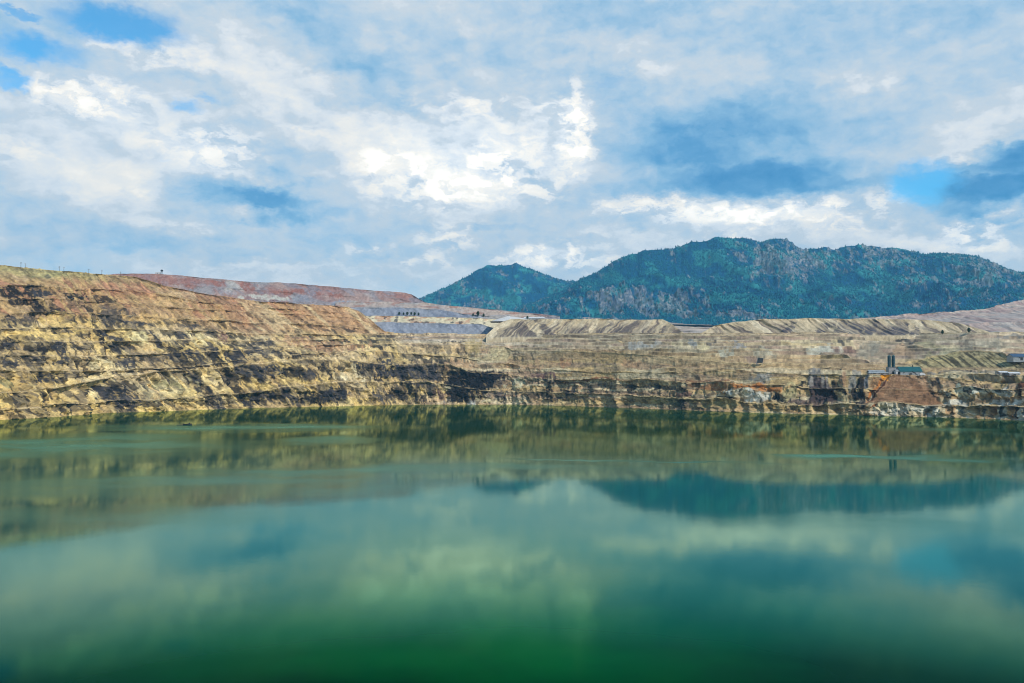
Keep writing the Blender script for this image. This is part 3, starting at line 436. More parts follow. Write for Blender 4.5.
def paint_mtn(X, Y, Z, PX, PY, oc, seed, forest=(.003, .068, .150)):  # forest blued so its colour carries part of the distance haze
    c = np.zeros(X.shape+(3,), np.float32); c[:] = forest
    c = lerpc(c, (.030, .20, .20), sst(-.05, .22, fbm(X/130, Z/80, 5, seed+21))*.85)
    c = lerpc(c, (.13, .15, .18), oc*.75); c = lerpc(c, (.25, .25, .25), oc*sst(.1, .35, fbm(X/17, Z/13, 3, seed+23))*.8)
    c = lerpc(c, (.03, .06, .05), oc*sst(.05, .3, fbm(X/13, Z/10, 3, seed+25))*.75)
    return c
bigc = [(440, 330), (500, 318), (517, 309), (537, 301), (560, 291.4), (576, 281.6), (600, 270.5), (613, 262.6), (624, 257), (643, 251.4), (662, 248.8), (682, 246.5), (692, 241), (703, 241.8), (710, 240), (717, 236.8), (725, 238), (738, 237.6), (748, 238), (759, 241.5), (766, 241), (778, 238.3), (787, 240), (800, 247), (806, 249.7), (817, 249), (825, 247.4), (836, 249.8), (847, 246), (860, 244.8), (877, 246), (883, 248.7), (896, 247), (905, 249), (914, 252), (925, 254.8), (944, 253), (963, 255), (980, 258.3), (997, 264.8), (1010, 269.7), (1024, 272.5), (1100, 288), (1250, 306), (1500, 326)]
smc = [(300, 330), (380, 312), (420, 299.3), (440, 289.5), (459, 280.7), (473, 272.9), (486, 266), (498, 264.6), (510, 265.6), (516, 263.6), (525, 267), (541, 272.9), (556, 278), (564, 280.3), (574, 280.5), (600, 290), (650, 310), (700, 330)]
def hue_big(px, py):
    v = np.zeros(px.shape)-.06
    for (x, y, rx, ry, s) in [(800, 262, 32, 18, .42), (770, 268, 20, 16, .3), (700, 285, 14, 20, .3), (690, 310, 20, 14, .34), (575, 292, 16, 14, .3), (540, 312, 40, 9, .42), (560, 305, 30, 10, .3), (650, 270, 22, 14, .2), (612, 277, 8, 6, .3), (640, 305, 40, 16, .22), (880, 252, 42, 9, .4), (870, 265, 30, 9, .25), (830, 255, 20, 7, .2), (980, 280, 50, 20, .22), (990, 275, 20, 8, .25), (940, 308, 30, 9, .35), (770, 308, 30, 10, .4), (745, 318, 26, 7, .45), (800, 300, 30, 6, .1), (880, 290, 60, 24, -.3), (740, 295, 45, 16, -.45), (610, 295, 30, 12, -.3), (650, 285, 20, 10, -.3), (730, 265, 24, 12, -.25), (820, 285, 26, 14, -.35), (870, 306, 30, 12, -.25), (680, 262, 30, 9, -.2), (960, 296, 30, 9, -.3), (760, 250, 30, 6, .15)]:
        v = v+s*np.exp(-((px-x)/rx)**2-((py-y)/ry)**2)
    return v
def hue_small(px, py):
    v = np.zeros(px.shape)-.02
    for (x, y, rx, ry, s) in [(503, 277, 10, 6, .35), (525, 290, 16, 8, .3), (535, 278, 10, 4, .2), (485, 303, 22, 7, .3), (460, 295, 14, 8, -.2), (500, 300, 18, 7, .1), (545, 295, 16, 5, -.2), (490, 285, 14, 8, -.25)]:
        v = v+s*np.exp(-((px-x)/rx)**2-((py-y)/ry)**2)
    return v
mtn_rock = rock_mat('mountain_ground', .05, 3.0, var=.3)
trees = []
def forest_pts(X, Y, Z, oc, t, PX, n, seed, lo, hi):
    rs = np.random.RandomState(seed)
    ii = rs.randint(0, X.shape[0]-15, n*3); jj = rs.randint(0, X.shape[1]-1, n*3)
    ok = (rs.rand(n*3) > oc[ii, jj]*.82+.04) & (t[ii, jj] > .0) & (PX[ii, jj] > lo) & (PX[ii, jj] < hi)
    ii, jj = ii[ok][:n], jj[ok][:n]
    P = np.stack([X[ii, jj]+rs.randn(len(ii))*3, Y[ii, jj], Z[ii, jj]-1], -1)
    return P, rs
for (nm, xs_, base, bY, dep, crest, seed, hue, nt_) in (('mountain_ridge', cols(440, 1060, .5, 0), [(440, 326), (600, 325), (768, 326), (1060, 322)], 4300, 2300, bigc, 900, hue_big, 60000), ('mountain_peak', cols(300, 700, .5), 326, 6400, 1900, smc, 950, hue_small, 14000)):
    if nm == 'mountain_ridge': xs_ = np.concatenate([xs_, np.arange(1066, 1500, 6)])
    X, Y, Z, PXm, PYm, oc, f, t = mountain(nm, xs_, base, bY, crest, dep, seed, hue)
    grid_obj(nm, np.stack([X, Y, Z], -1), paint_mtn(X, Y, Z, PXm, PYm, oc, seed), mtn_rock)
    trees.append(forest_pts(X, Y, Z, oc, t, PXm, nt_, seed, 400, 1056))
def leaf_mat(name, c0, c1, scale):
    m, nt, out = new_mat(name); L = nt.links
    b = nt.nodes.new('ShaderNodeBsdfPrincipled'); b.inputs['Roughness'].default_value = .9; b.inputs['Specular IOR Level'].default_value = .1
    g = nt.nodes.new('ShaderNodeNewGeometry'); r = nt.nodes.new('ShaderNodeValToRGB')
    r.color_ramp.elements[0].color = c0+(1,); r.color_ramp.elements[1].color = c1+(1,)
    L.new(g.outputs['Random Per Island'], r.inputs['Fac']); L.new(r.outputs['Color'], b.inputs['Base Color']); L.new(b.outputs[0], out.inputs[0]); return m
fm = leaf_mat('conifer_haze_blue', (.003, .055, .110), (.014, .135, .170), 1)  # conifer colour with distance haze painted in as blue
def forest(name, P, rs, hmin, hmax):
    n = len(P); h = hmin+(hmax-hmin)*rs.rand(n)**1.5; r = h*(.22+.12*rs.rand(n)); a0 = rs.rand(n)*6.28
    V = np.zeros((n, 7, 3), np.float32)
    for k in range(6):
        rr = r*(1-.0*(k % 2)); V[:, k, 0] = P[:, 0]+rr*np.cos(a0+k*1.047); V[:, k, 1] = P[:, 1]+rr*np.sin(a0+k*1.047); V[:, k, 2] = P[:, 2]+h*(.10+.08*(k % 2))
    V[:, 6] = P; V[:, 6, 2] += h
    tri = np.array([[k, (k+1) % 6, 6] for k in range(6)], np.int32)
    idx = (np.arange(n, dtype=np.int32)[:, None, None]*7+tri[None]).reshape(-1)
    me = bpy.data.meshes.new(name); me.vertices.add(n*7); me.vertices.foreach_set('co', V.ravel())
    me.loops.add(len(idx)); me.loops.foreach_set('vertex_index', idx); me.polygons.add(len(idx)//3); me.polygons.foreach_set('loop_start', np.arange(0, len(idx), 3, dtype=np.int32)); me.update(calc_edges=True)
    me.materials.append(fm); o = bpy.data.objects.new(name, me); C.objects.link(o); o['kind'] = 'stuff'; return o
forest('forest', trees[0][0], trees[0][1], 7, 20)
forest('forest', trees[1][0], trees[1][1], 8, 22)

# ================================================================ near bank and ground behind the viewpoint
xs_ = np.linspace(-1700, 1700, 171); prof = [(-3000, 60), (-900, 57), (-60, 54), (-6, 53.3), (2.2, 53.2), (10, 44), (25, 30), (55, 8), (75, -6), (90, -20)]
Y = np.array([p[0] for p in prof], float)[:, None]+0*xs_; Z = np.array([p[1] for p in prof], float)[:, None]+0*xs_
X = xs_+0*Y
Y = Y+np.where(Y > -10, ((X/1700)**2)*500, 0)+fbm(X/40, Z/20, 3, 5)*4*(Y > 5)
c = np.zeros(X.shape+(3,), np.float32); c[:] = TAN
grid_obj('bank', np.stack([X, Y, Z], -1), c, rock)

# ================================================================ water
class NT:
    """small helper to write node maths"""
    def __init__(s, nt): s.nt = nt; s.L = nt.links
    def n(s, t, **k):
        x = s.nt.nodes.new(t)
        for a, b in k.items(): setattr(x, a, b)
        return x
    def val(s, sock, v):
        if isinstance(v, bpy.types.NodeSocket): s.L.new(v, sock)
        else: sock.default_value = v
    def m(s, op, a, b=0.0, c=None, clamp=False):
        x = s.n('ShaderNodeMath', operation=op); x.use_clamp = clamp; s.val(x.inputs[0], a); s.val(x.inputs[1], b)
        if c is not None: s.val(x.inputs[2], c)
        return x.outputs[0]
    def vm(s, op, a, b=(0, 0, 0), scale=None):
        x = s.n('ShaderNodeVectorMath', operation=op); s.val(x.inputs[0], a)
        if op != 'LENGTH' and scale is None: s.val(x.inputs[1], b)
        if scale is not None: s.val(x.inputs['Scale'], scale)
        return x.outputs['Value'] if op == 'LENGTH' else x.outputs['Vector']
    def noise(s, v, scale, detail=5, rough=.5, dist=0.0, color=False):
        x = s.n('ShaderNodeTexNoise'); s.L.new(v, x.inputs['Vector']); x.inputs['Scale'].default_value = scale; x.inputs['Detail'].default_value = detail
        x.inputs['Roughness'].default_value = rough; x.inputs['Distortion'].default_value = dist
        return x.outputs['Color'] if color else x.outputs['Fac']
    def mr(s, v, a, b, c=0.0, d=1.0, smooth=True):
        x = s.n('ShaderNodeMapRange'); x.interpolation_type = 'SMOOTHSTEP' if smooth else 'LINEAR'; s.val(x.inputs[0], v)
        for i, q in zip((1, 2, 3, 4), (a, b, c, d)): s.val(x.inputs[i], q)
        return x.outputs[0]
    def mixc(s, f, a, b):
        x = s.n('ShaderNodeMix', data_type='RGBA'); s.val(x.inputs[0], f); s.val(x.inputs[6], a if isinstance(a, bpy.types.NodeSocket) else tuple(a)+(1,)); s.val(x.inputs[7], b if isinstance(b, bpy.types.NodeSocket) else tuple(b)+(1,))
        return x.outputs[2]
    def blob(s, v, cx, cy, rx, ry, soft=.6, rot=0.0):
        """1 inside an ellipse of the vector's plane, falling to 0 at its rim"""
        mp = s.n('ShaderNodeMapping'); mp.vector_type = 'TEXTURE'; s.L.new(v, mp.inputs['Vector'])
        mp.inputs['Location'].default_value = (cx, cy, 0); mp.inputs['Rotation'].default_value = (0, 0, rot); mp.inputs['Scale'].default_value = (rx, ry, 1)
        return s.mr(s.vm('LENGTH', mp.outputs[0]), 1-soft, 1.0, 1.0, 0.0)

m, nt, out = new_mat('lake_water'); N = NT(nt)
g = N.n('ShaderNodeNewGeometry'); pos = N.vm('MULTIPLY', g.outputs['Position'], (1, 1, 0))
warp = N.vm('SCALE', N.vm('SUBTRACT', N.noise(pos, .008, 5, .6, 0, True), (.5, .5, .5)), scale=130.0)
pw = N.vm('MULTIPLY', N.vm('ADD', pos, warp), (1, 1, 0))
def wpt(px, py):
    a, k = ray(px, py); Yw = -H/float(k); return float(a)*Yw, Yw
rip = 0.0
# wind-ruffled tracts of the lake
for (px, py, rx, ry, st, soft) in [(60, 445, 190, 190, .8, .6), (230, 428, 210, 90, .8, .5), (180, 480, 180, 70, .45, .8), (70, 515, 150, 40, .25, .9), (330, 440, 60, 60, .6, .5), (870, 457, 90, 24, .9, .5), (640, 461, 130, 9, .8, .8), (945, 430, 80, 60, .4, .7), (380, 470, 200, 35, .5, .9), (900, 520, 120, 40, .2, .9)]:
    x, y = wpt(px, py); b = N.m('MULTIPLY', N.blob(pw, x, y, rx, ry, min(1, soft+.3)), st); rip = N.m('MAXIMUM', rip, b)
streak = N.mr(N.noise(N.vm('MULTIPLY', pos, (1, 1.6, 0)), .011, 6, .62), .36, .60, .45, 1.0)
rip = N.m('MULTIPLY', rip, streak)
# greener body colour mid-lake, leaving the near corners darker
green_mid = 0.0
for (px, py, rx, ry, st) in [(560, 640, 60, 50, 1.0), (420, 660, 60, 40, .8), (300, 640, 60, 60, .5), (520, 570, 130, 80, .5), (700, 590, 60, 60, .4)]:
    x, y = wpt(px, py); green_mid = N.m('MAXIMUM', green_mid, N.m('MULTIPLY', N.blob(pw, x, y, rx, ry, 1.0), st))
sy = N.n('ShaderNodeSeparateXYZ'); N.L.new(pw, sy.inputs[0])
far_ = N.mr(sy.outputs[1], 150.0, 300.0)
body = N.mixc(far_, (.0, .008, .003), (.0, .066, .058))
body = N.mixc(N.mr(sy.outputs[1], 420.0, 760.0), body, (.008, .036, .014))
body = N.mixc(green_mid, body, (.0, .075, .010))
body = N.mixc(N.mr(N.noise(pos, .004, 4, .5), .35, .65), body, N.mixc(.25, body, (.0, .050, .045)))
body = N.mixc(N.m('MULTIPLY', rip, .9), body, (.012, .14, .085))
shallow = N.mr(N.noise(pos, .02, 4, .5), .5, .62)
h1 = N.noise(N.vm('MULTIPLY', pos, (1, .8, 0)), .45, 3, .55); h2 = N.noise(pos, .06, 3, .5)
hh = N.m('ADD', N.m('ADD', N.m('MULTIPLY', h1, .0034), N.m('MULTIPLY', h2, .009)), N.m('MULTIPLY', N.noise(N.vm('MULTIPLY', pos, (1, .7, 0)), 1.5, 2, .5), .0026))
bp = N.n('ShaderNodeBump'); bp.inputs['Distance'].default_value = 1.0; bp.inputs['Strength'].default_value = 1.0; N.L.new(hh, bp.inputs['Height'])
di = N.n('ShaderNodeBsdfDiffuse'); N.L.new(body, di.inputs['Color'])
gl = N.n('ShaderNodeBsdfGlossy'); LW = N.n('ShaderNodeLayerWeight'); LW.inputs[0].default_value = .5; 
def ramp(fac, stops):
    r_ = N.n('ShaderNodeValToRGB'); N.L.new(fac, r_.inputs[0]); e_ = r_.color_ramp.elements
    while len(e_) < len(stops): e_.new(.5)
    for el_, (p_, c_) in zip(e_, stops): el_.position = p_; el_.color = tuple(c_)+(1,)
    return r_.outputs[0]
N.L.new(ramp(LW.outputs['Facing'], [(.64, (.10, .55, .35)), (.72, (.22, .85, .50)), (.78, (.66, .98, .68)), (.88, (.74, .98, .76)), (.93, (.74, .90, .56)), (1, (.84, .92, .52))]), gl.inputs['Color']); N.L.new(N.m('ADD', .045, N.m('MULTIPLY', rip, .30)), gl.inputs['Roughness']); N.L.new(bp.outputs[0], gl.inputs['Normal'])
ms = N.n('ShaderNodeMixShader'); N.L.new(N.m('MULTIPLY', N.m('ADD', ramp(LW.outputs['Facing'], [(.65, (.01,)*3), (.70, (.06,)*3), (.75, (.25,)*3), (.80, (.37,)*3), (.88, (.45,)*3), (.95, (.50,)*3), (1, (.55,)*3)]), 0.0), N.m('SUBTRACT', 1.0, N.m('MULTIPLY', rip, .40))), ms.inputs[0]); N.L.new(di.outputs[0], ms.inputs[1]); N.L.new(gl.outputs[0], ms.inputs[2]); N.L.new(ms.outputs[0], out.inputs[0])
xw = np.linspace(-2300, 2300, 47); yw = np.linspace(40, 2200, 45)
PW = np.stack(list(np.meshgrid(xw, yw))+[np.zeros((45, 47))], -1)
grid_obj('water', PW, None, m)

# ================================================================ sky
SUN_EL, SUN_AZ = 43.0, 132.0      # degrees; azimuth clockwise from the view direction
w = bpy.data.worlds.new('World'); bpy.context.scene.world = w; w.use_nodes = True; w.node_tree.nodes.clear(); N = NT(w.node_tree)
wout = N.n('ShaderNodeOutputWorld')
sky = N.n('ShaderNodeTexSky'); sky.sky_type = 'NISHITA'; sky.sun_disc = False; sky.sun_elevation = math.radians(SUN_EL); sky.sun_rotation = math.radians(SUN_AZ); sky.altitude = 1700; sky.air_density = 1.0; sky.dust_density = .5
bg = N.n('ShaderNodeBackground'); bg.inputs[1].default_value = .15
N.L.new(N.mixc(.8, sky.outputs[0], N.vm('MULTIPLY', sky.outputs[0], (.22, 1.20, 1.45))), bg.inputs[0])
tc = N.n('ShaderNodeTexCoord'); sx = N.n('ShaderNodeSeparateXYZ'); N.L.new(tc.outputs['Generated'], sx.inputs[0])
D2 = 57.29578
u = N.m('MULTIPLY', N.m('ARCTAN2', sx.outputs[0], sx.outputs[1]), D2); v = N.m('MULTIPLY', N.m('ARCSINE', sx.outputs[2]), D2)
cb = N.n('ShaderNodeCombineXYZ'); N.L.new(u, cb.inputs[0]); N.L.new(v, cb.inputs[1]); uv = cb.outputs[0]
q = N.vm('MULTIPLY', uv, (1, 1.75, 0))                     # clouds are seen flattened towards the horizon
w1 = N.vm('SCALE', N.vm('SUBTRACT', N.noise(q, .16, 6, .55, 0, True), (.5, .5, .5)), scale=6.0)
w2 = N.vm('SCALE', N.vm('SUBTRACT', N.noise(q, .75, 6, .6, 0, True), (.5, .5, .5)), scale=2.6)
uw = N.vm('MULTIPLY', N.vm('ADD', N.vm('ADD', uv, w1), w2), (1, 1, 0))
uh = N.vm('MULTIPLY', N.vm('ADD', uv, N.vm('SCALE', w2, scale=.62)), (1, 1, 0))
def sk(px, py):
    a, k = ray(px, py); a = float(a); k = float(k); return math.degrees(math.atan(a)), math.degrees(math.atan(k/math.sqrt(1+a*a)))
DPX = .0635
Lf = N.m('ADD', .655, 0.0)
for (px, py, rx, ry, st, soft, rot) in [
  # soft masses (px, py, radii in px, lightness, softness)
  (100, 150, 210, 95, .24, 1, 0), (210, 60, 140, 40, .22, 1, -.2), (330, 120, 150, 40, .22, 1, -.35), (450, 160, 200, 90, .26, 1, 0), (150, 175, 140, 35, .12, 1, 0),
  (640, 45, 90, 40, .12, 1, .1), (880, 70, 130, 40, .12, 1, .25), (980, 130, 90, 40, .22, 1, .3), (700, 225, 220, 28, .22, .9, .0), (900, 240, 200, 22, .16, 1, 0),
  (740, 130, 190, 80, -.26, 1, 0), (650, 20, 200, 40, -.14, 1, 0), (960, 20, 120, 30, -.10, 1, 0), (350, 55, 150, 36, -.18, 1, -.5), (245, 195, 110, 26, -.30, .8, 0), (120, 235, 260, 24, -.12, 1, 0), (480, 225, 90, 12, -.16, .9, 0), (1000, 190, 100, 40, -.30, .8, 0), (270, 262, 200, 10, .12, 1, 0), (790, 25, 60, 40, -.06, 1, 0), (40, 205, 90, 24, -.10, 1, 0)]:
    a, b = sk(px, py); Lf = N.m('MULTIPLY_ADD', N.blob(uw, a, b, rx*DPX, ry*DPX, soft, rot), st, Lf)
n_big = N.noise(q, .10, 7, .58, .6); n_fin = N.noise(N.vm('ADD', q, N.vm('SCALE', w2, scale=.5)), .55, 9, .60, .3)
q2 = N.vm('ADD', N.vm('ADD', q, N.vm('SCALE', w2, scale=.5)), (.55, 1.0, 0)); n_off = N.noise(q2, .55, 9, .60, .3)
Lf = N.m('ADD', Lf, N.m('MULTIPLY', N.m('SUBTRACT', n_big, .5), .42)); Lf = N.m('ADD', Lf, N.m('MULTIPLY', N.m('SUBTRACT', n_fin, .5), .12)); Lf = N.m('ADD', Lf, N.m('MULTIPLY', N.m('SUBTRACT', n_fin, n_off), .30))
# bright heaped clouds with hard edges
Lf = N.m('ADD', Lf, N.mr(v, 2.0, 9.5, .25, 0.0))
cum = 0.0
for (px, py, rx, ry, st, soft) in [(85, 97, 62, 15, .8, .35), (50, 83, 30, 7, .7, .5), (140, 50, 60, 8, .6, .6), (165, 60, 50, 16, .4, .7), (390, 170, 45, 30, .75, .5), (440, 185, 60, 26, .9, .4), (495, 170, 34, 30, 1, .35), (540, 185, 40, 20, .8, .5), (575, 130, 22, 46, .95, .3), (545, 105, 35, 16, .45, .6), (470, 108, 50, 14, .5, .6), (410, 105, 30, 14, .35, .6), (520, 150, 40, 26, .5, .6), (220, 148, 55, 24, .7, .6), (160, 140, 40, 18, .4, .7), (300, 130, 30, 8, .35, .8), (150, 190, 30, 8, .4, .7),
   (640, 206, 60, 12, .85, .35), (700, 212, 60, 11, .8, .4), (770, 214, 60, 12, .85, .35), (825, 212, 50, 12, .85, .4), (885, 200, 24, 16, .8, .4), (855, 225, 60, 10, .55, .6), (550, 255, 42, 12, .9, .35), (512, 258, 30, 8, .7, .5), (450, 238, 34, 14, .7, .4), (425, 260, 40, 10, .6, .6), (370, 250, 30, 8, .6, .5), (590, 265, 40, 8, .7, .5), (600, 240, 40, 12, .35, .7), (975, 232, 30, 11, .8, .4), (990, 245, 40, 8, .6, .5), (1010, 215, 40, 8, .5, .6), (950, 165, 24, 10, .5, .5), (730, 236, 24, 5, .8, .5), (640, 68, 40, 12, .2, .9), (860, 80, 40, 10, .22, .9), (280, 215, 70, 7, .35, .8), (180, 225, 50, 7, .3, .8), (20, 150, 40, 14, .3, .8)]:
    a, b = sk(px, py); cum = N.m('MAXIMUM', cum, N.m('MULTIPLY', N.blob(uh, a, b, rx*1.3*DPX, ry*1.4*DPX, min(1, soft+.3)), st))
bil = N.mr(N.m('ADD', N.m('MULTIPLY', n_fin, .8), N.m('MULTIPLY', N.m('SUBTRACT', n_fin, n_off), 1.4)),   .28, .60, .30, 1.0)
Lf = N.m('ADD', Lf, N.m('MULTIPLY', N.m('MULTIPLY', cum, bil), .46))
# flat dark undersides
n_m = N.noise(N.vm('ADD', q, w2), .24, 5, .5); n_mo = N.noise(N.vm('ADD', N.vm('ADD', q, w2), (.9, 1.5, 0)), .24, 5, .5); rel = N.m('SUBTRACT', n_m, n_mo)
Lf = N.m('ADD', Lf, N.m('MULTIPLY', rel, N.m('MULTIPLY_ADD', cum, .90, .35)))
und = 0.0
for (px, py, rx, ry, st, soft) in [(745, 180, 130, 22, 1.0, .7), (690, 150, 80, 40, .6, .9), (800, 186, 80, 12, .8, .6), (1000, 158, 60, 14, .7, .6), (1005, 185, 70, 16, .8, .7), (245, 198, 70, 14, .5, .7), (880, 180, 30, 20, .5, .8), (760, 120, 120, 40, .3, 1)]:
    a, b = sk(px, py); und = N.m('MAXIMUM', und, N.m('MULTIPLY', N.blob(uh, a, b, rx*1.1*DPX, ry*1.15*DPX, soft), st))
Lf = N.m('SUBTRACT', Lf, N.m('MULTIPLY', und, .42))
Lf = N.m('MINIMUM', Lf, N.m('MULTIPLY_ADD', Lf, .72, .2184))
cr = N.n('ShaderNodeValToRGB'); N.L.new(N.m('ADD', Lf, 0.0, clamp=True), cr.inputs[0]); e = cr.color_ramp.elements
def s2l(c): return tuple(((x/255+.055)/1.055)**2.4 if x > 10 else x/255/12.92 for x in c)
stops = [(0.0, (76, 146, 200)), (.22, (104, 165, 212)), (.40, (144, 190, 224)), (.56, (176, 206, 230)), (.70, (202, 218, 231)), (.82, (216, 223, 229)), (.92, (218, 218, 215)), (1.0, (218, 214, 206))]
while len(e) < len(stops): e.new(.5)
for el, (p, col) in zip(e, stops): el.position = p; el.color = s2l(col)+(1,)
bc = N.n('ShaderNodeBackground'); N.L.new(cr.outputs[0], bc.inputs[0]); lit = 0.0        # the tall sunlit heaps
for (px, py, rx, ry, st) in [(470, 160, 170, 85, 1), (560, 130, 70, 80, .9), (740, 213, 190, 24, .9), (550, 258, 90, 26, .8), (100, 110, 110, 50, .4), (210, 150, 80, 40, .6), (970, 235, 80, 26, .7)]:
    a, b = sk(px, py); lit = N.m('MAXIMUM', lit, N.m('MULTIPLY', N.blob(uh, a, b, rx*DPX, ry*DPX, 1), st))
lit = N.m('MULTIPLY', lit, N.mr(Lf, .60, .95))
N.L.new(N.m('MULTIPLY', N.mr(Lf, .76, 1.30, 1.0, 2.0, False), N.m('MULTIPLY_ADD', lit, .16, 1.0)), bc.inputs[1])
# openings where the blue shows
gap = 0.0
for (px, py, rx, ry, st, soft) in [(120, 24, 84, 24, 1, .9), (30, 48, 70, 20, .9, 1), (20, 15, 26, 5, .6, .6), (185, 107, 26, 10, .7, 1), (206, 98, 20, 6, .6, 1), (922, 183, 42, 27, .95, .8), (610, 82, 40, 5, .35, .8), (490, 112, 20, 3, .3, .8), (5, 80, 26, 12, .7, .6), (165, 160, 16, 4, .3, .8)]:
    a, b = sk(px, py); gap = N.m('MAXIMUM', gap, N.m('MULTIPLY', N.blob(uh, a, b, rx*1.2*DPX, ry*1.3*DPX, soft), st))
gap = N.mr(N.m('ADD', gap, N.m('MULTIPLY', N.m('SUBTRACT', n_fin, .5), N.m('MULTIPLY_ADD', gap, 1.2, .2))), .10, .95, 0, .92)
thin = N.mr(v, 0.0, 7.0, .38, .05)
fac = N.m('SUBTRACT', 1.0, N.m('MAXIMUM', gap, N.m('MULTIPLY', thin, N.mr(n_big, .35, .6, 1.0, .2))))
mx = N.n('ShaderNodeMixShader'); N.L.new(N.m('MULTIPLY', fac, N.mr(v, 27.0, 42.0, 1.0, .12)), mx.inputs[0]); N.L.new(bg.outputs[0], mx.inputs[1]); N.L.new(bc.outputs[0], mx.inputs[2]); N.L.new(mx.outputs[0], wout.inputs[0])
w.cycles.sampling_method = 'MANUAL'; w.cycles.sample_map_resolution = 512

sl = bpy.data.lights.new('sun', 'SUN'); sl.energy = 3.9; sl.angle = math.radians(.5); sl.color = (1, .95, .86); so = bpy.data.objects.new('sun', sl); C.objects.link(so)
ea, aa = math.radians(SUN_EL), math.radians(SUN_AZ)
so.rotation_euler = Vector((math.cos(ea)*math.sin(aa), math.cos(ea)*math.cos(aa), math.sin(ea))).to_track_quat('Z', 'Y').to_euler()
so.location = (300, -200, 900)
sc = bpy.context.scene
sc.view_settings.view_transform = 'Standard'; sc.view_settings.look = 'None'; sc.view_settings.exposure = 0; sc.view_settings.gamma = 1
sc.cycles.filter_width = 1.1; sc.cycles.use_denoising = True; sc.cycles.max_bounces = 5; sc.cycles.diffuse_bounces = 2; sc.cycles.glossy_bounces = 3; sc.cycles.volume_bounces = 0
#OBJECTS#
# ================================================================ haze
hz_m, nt, out = new_mat('air'); vol = nt.nodes.new('ShaderNodeVolumePrincipled'); vol.inputs['Color'].default_value = (.22, .66, 1, 1); vol.inputs['Density'].default_value = 4e-5
nt.links.new(vol.outputs[0], out.inputs['Volume'])
def box_verts(x0, x1, y0, y1, z0, z1): return [(x, y, z) for z in (z0, z1) for (x, y) in ((x0, y0), (x1, y0), (x1, y1), (x0, y1))]
BF = [(3, 2, 1, 0), (4, 5, 6, 7), (0, 1, 5, 4), (1, 2, 6, 5), (2, 3, 7, 6), (3, 0, 4, 7)]
me = bpy.data.meshes.new('haze'); me.from_pydata(box_verts(-14000, 14000, -3500, 9700, -450, 1250), [], BF); me.materials.append(hz_m)
ho = bpy.data.objects.new('haze', me); C.objects.link(ho); ho['kind'] = 'stuff'

# ================================================================ things
class MB:
    def __init__(s): s.v = []; s.f = []
    def box(s, x0, x1, y0, y1, z0, z1, taper=0.0):
        b = len(s.v); vs = box_verts(x0, x1, y0, y1, z0, z1)
        if taper:
            cx, cy = (x0+x1)/2, (y0+y1)/2
            vs = vs[:4]+[(cx+(x-cx)*(1-taper), cy+(y-cy)*(1-taper), z) for x, y, z in vs[4:]]
        s.v += vs; s.f += [tuple(b+i for i in f) for f in BF]; return s
    def tube(s, p, q, r0, r1=None, n=8):
        r1 = r0 if r1 is None else r1; p = Vector(p); q = Vector(q); d = (q-p).normalized()
        a = d.orthogonal().normalized(); c_ = d.cross(a); b = len(s.v)
        for (o, r) in ((p, r0), (q, r1)):
            for k in range(n): t = 2*math.pi*k/n; s.v.append(tuple(o+a*math.cos(t)*r+c_*math.sin(t)*r))
        s.f += [(b+k, b+(k+1) % n, b+n+(k+1) % n, b+n+k) for k in range(n)]+[tuple(b+k for k in range(n-1, -1, -1)), tuple(b+n+k for k in range(n))]; return s
    def prism(s, prof, y0, y1):
        """closed outline in x,z pushed from y0 to y1"""
        b = len(s.v); n = len(prof); s.v += [(x, y0, z) for x, z in prof]+[(x, y1, z) for x, z in prof]
        s.f += [tuple(range(b+n-1, b-1, -1)), tuple(range(b+n, b+2*n))]+[(b+k, b+(k+1) % n, b+n+(k+1) % n, b+n+k) for k in range(n)]; return s
    def build(s, name, mat, parent=None, bev=0.0):
        me = bpy.data.meshes.new(name); me.from_pydata(s.v, [], s.f); me.materials.append(mat); me.update()
        o = bpy.data.objects.new(name, me); C.objects.link(o)
        if parent: o.parent = parent
        if bev: md = o.modifiers.new('bevel', 'BEVEL'); md.width = bev; md.segments = 2
        return o
def thing(name, loc, label, cat, group=None, rz=0.0):
    o = bpy.data.objects.new(name, None); C.objects.link(o); o.location = loc; o.rotation_euler = (0, 0, rz); o['label'] = label; o['category'] = cat
    if group: o['group'] = group
    return o
# where a survey mark falls on the pit terrain
_b = (Z2-H); _den = Y2*cp+_b*sp; PXP = 512+F*X2/_den; PYP = 341.5-F*(-Y2*sp+_b*cp)/_den
def ground(px, py, tol=1.2):
    k = (np.abs(PXP-px) < tol) & (np.abs(PYP-py) < tol) & (BN > .3)
    if not k.any(): return ground(px, py, tol*1.6)
    i = np.argmin(np.where(k, Y2, 1e9)); return Vector((float(X2.flat[i]), float(Y2.flat[i]), float(Z2.flat[i])))
def crest(px, dump=None):
    k = (np.abs(PXP-px) < .8) & (BN > 5); i = np.argmin(np.where(k, PYP, 1e9)); return Vector((float(X2.flat[i]), float(Y2.flat[i]), float(Z2.flat[i])))
M = {}
for nm, col, ro in (('teal_paint', (.004, .050, .065), .5), ('teal_roof', (.005, .075, .08), .45), ('concrete', (.26, .25, .25), .85), ('white_paint', (.55, .56, .57), .5), ('dark_steel', (.018, .02, .022), .7), ('grey_sheet', (.27, .29, .30), .5),
                    ('black_rubber', (.02, .02, .02), .8), ('window_glass', (.03, .04, .05), .2), ('weathered_wood', (.10, .07, .05), .9), ('blue_roof', (.035, .07, .13), .5), ('rusty_steel', (.16, .07, .04), .8), ('yellow_paint', (.5, .3, .04), .6), ('bark', (.08, .055, .04), .95), ('pale_gravel', (.55, .54, .52), .95), ('skin_clothes', (.08, .07, .07), .8)):
    M[nm] = plain(nm, col, ro)
shelf_y = ground(893, 372.5)
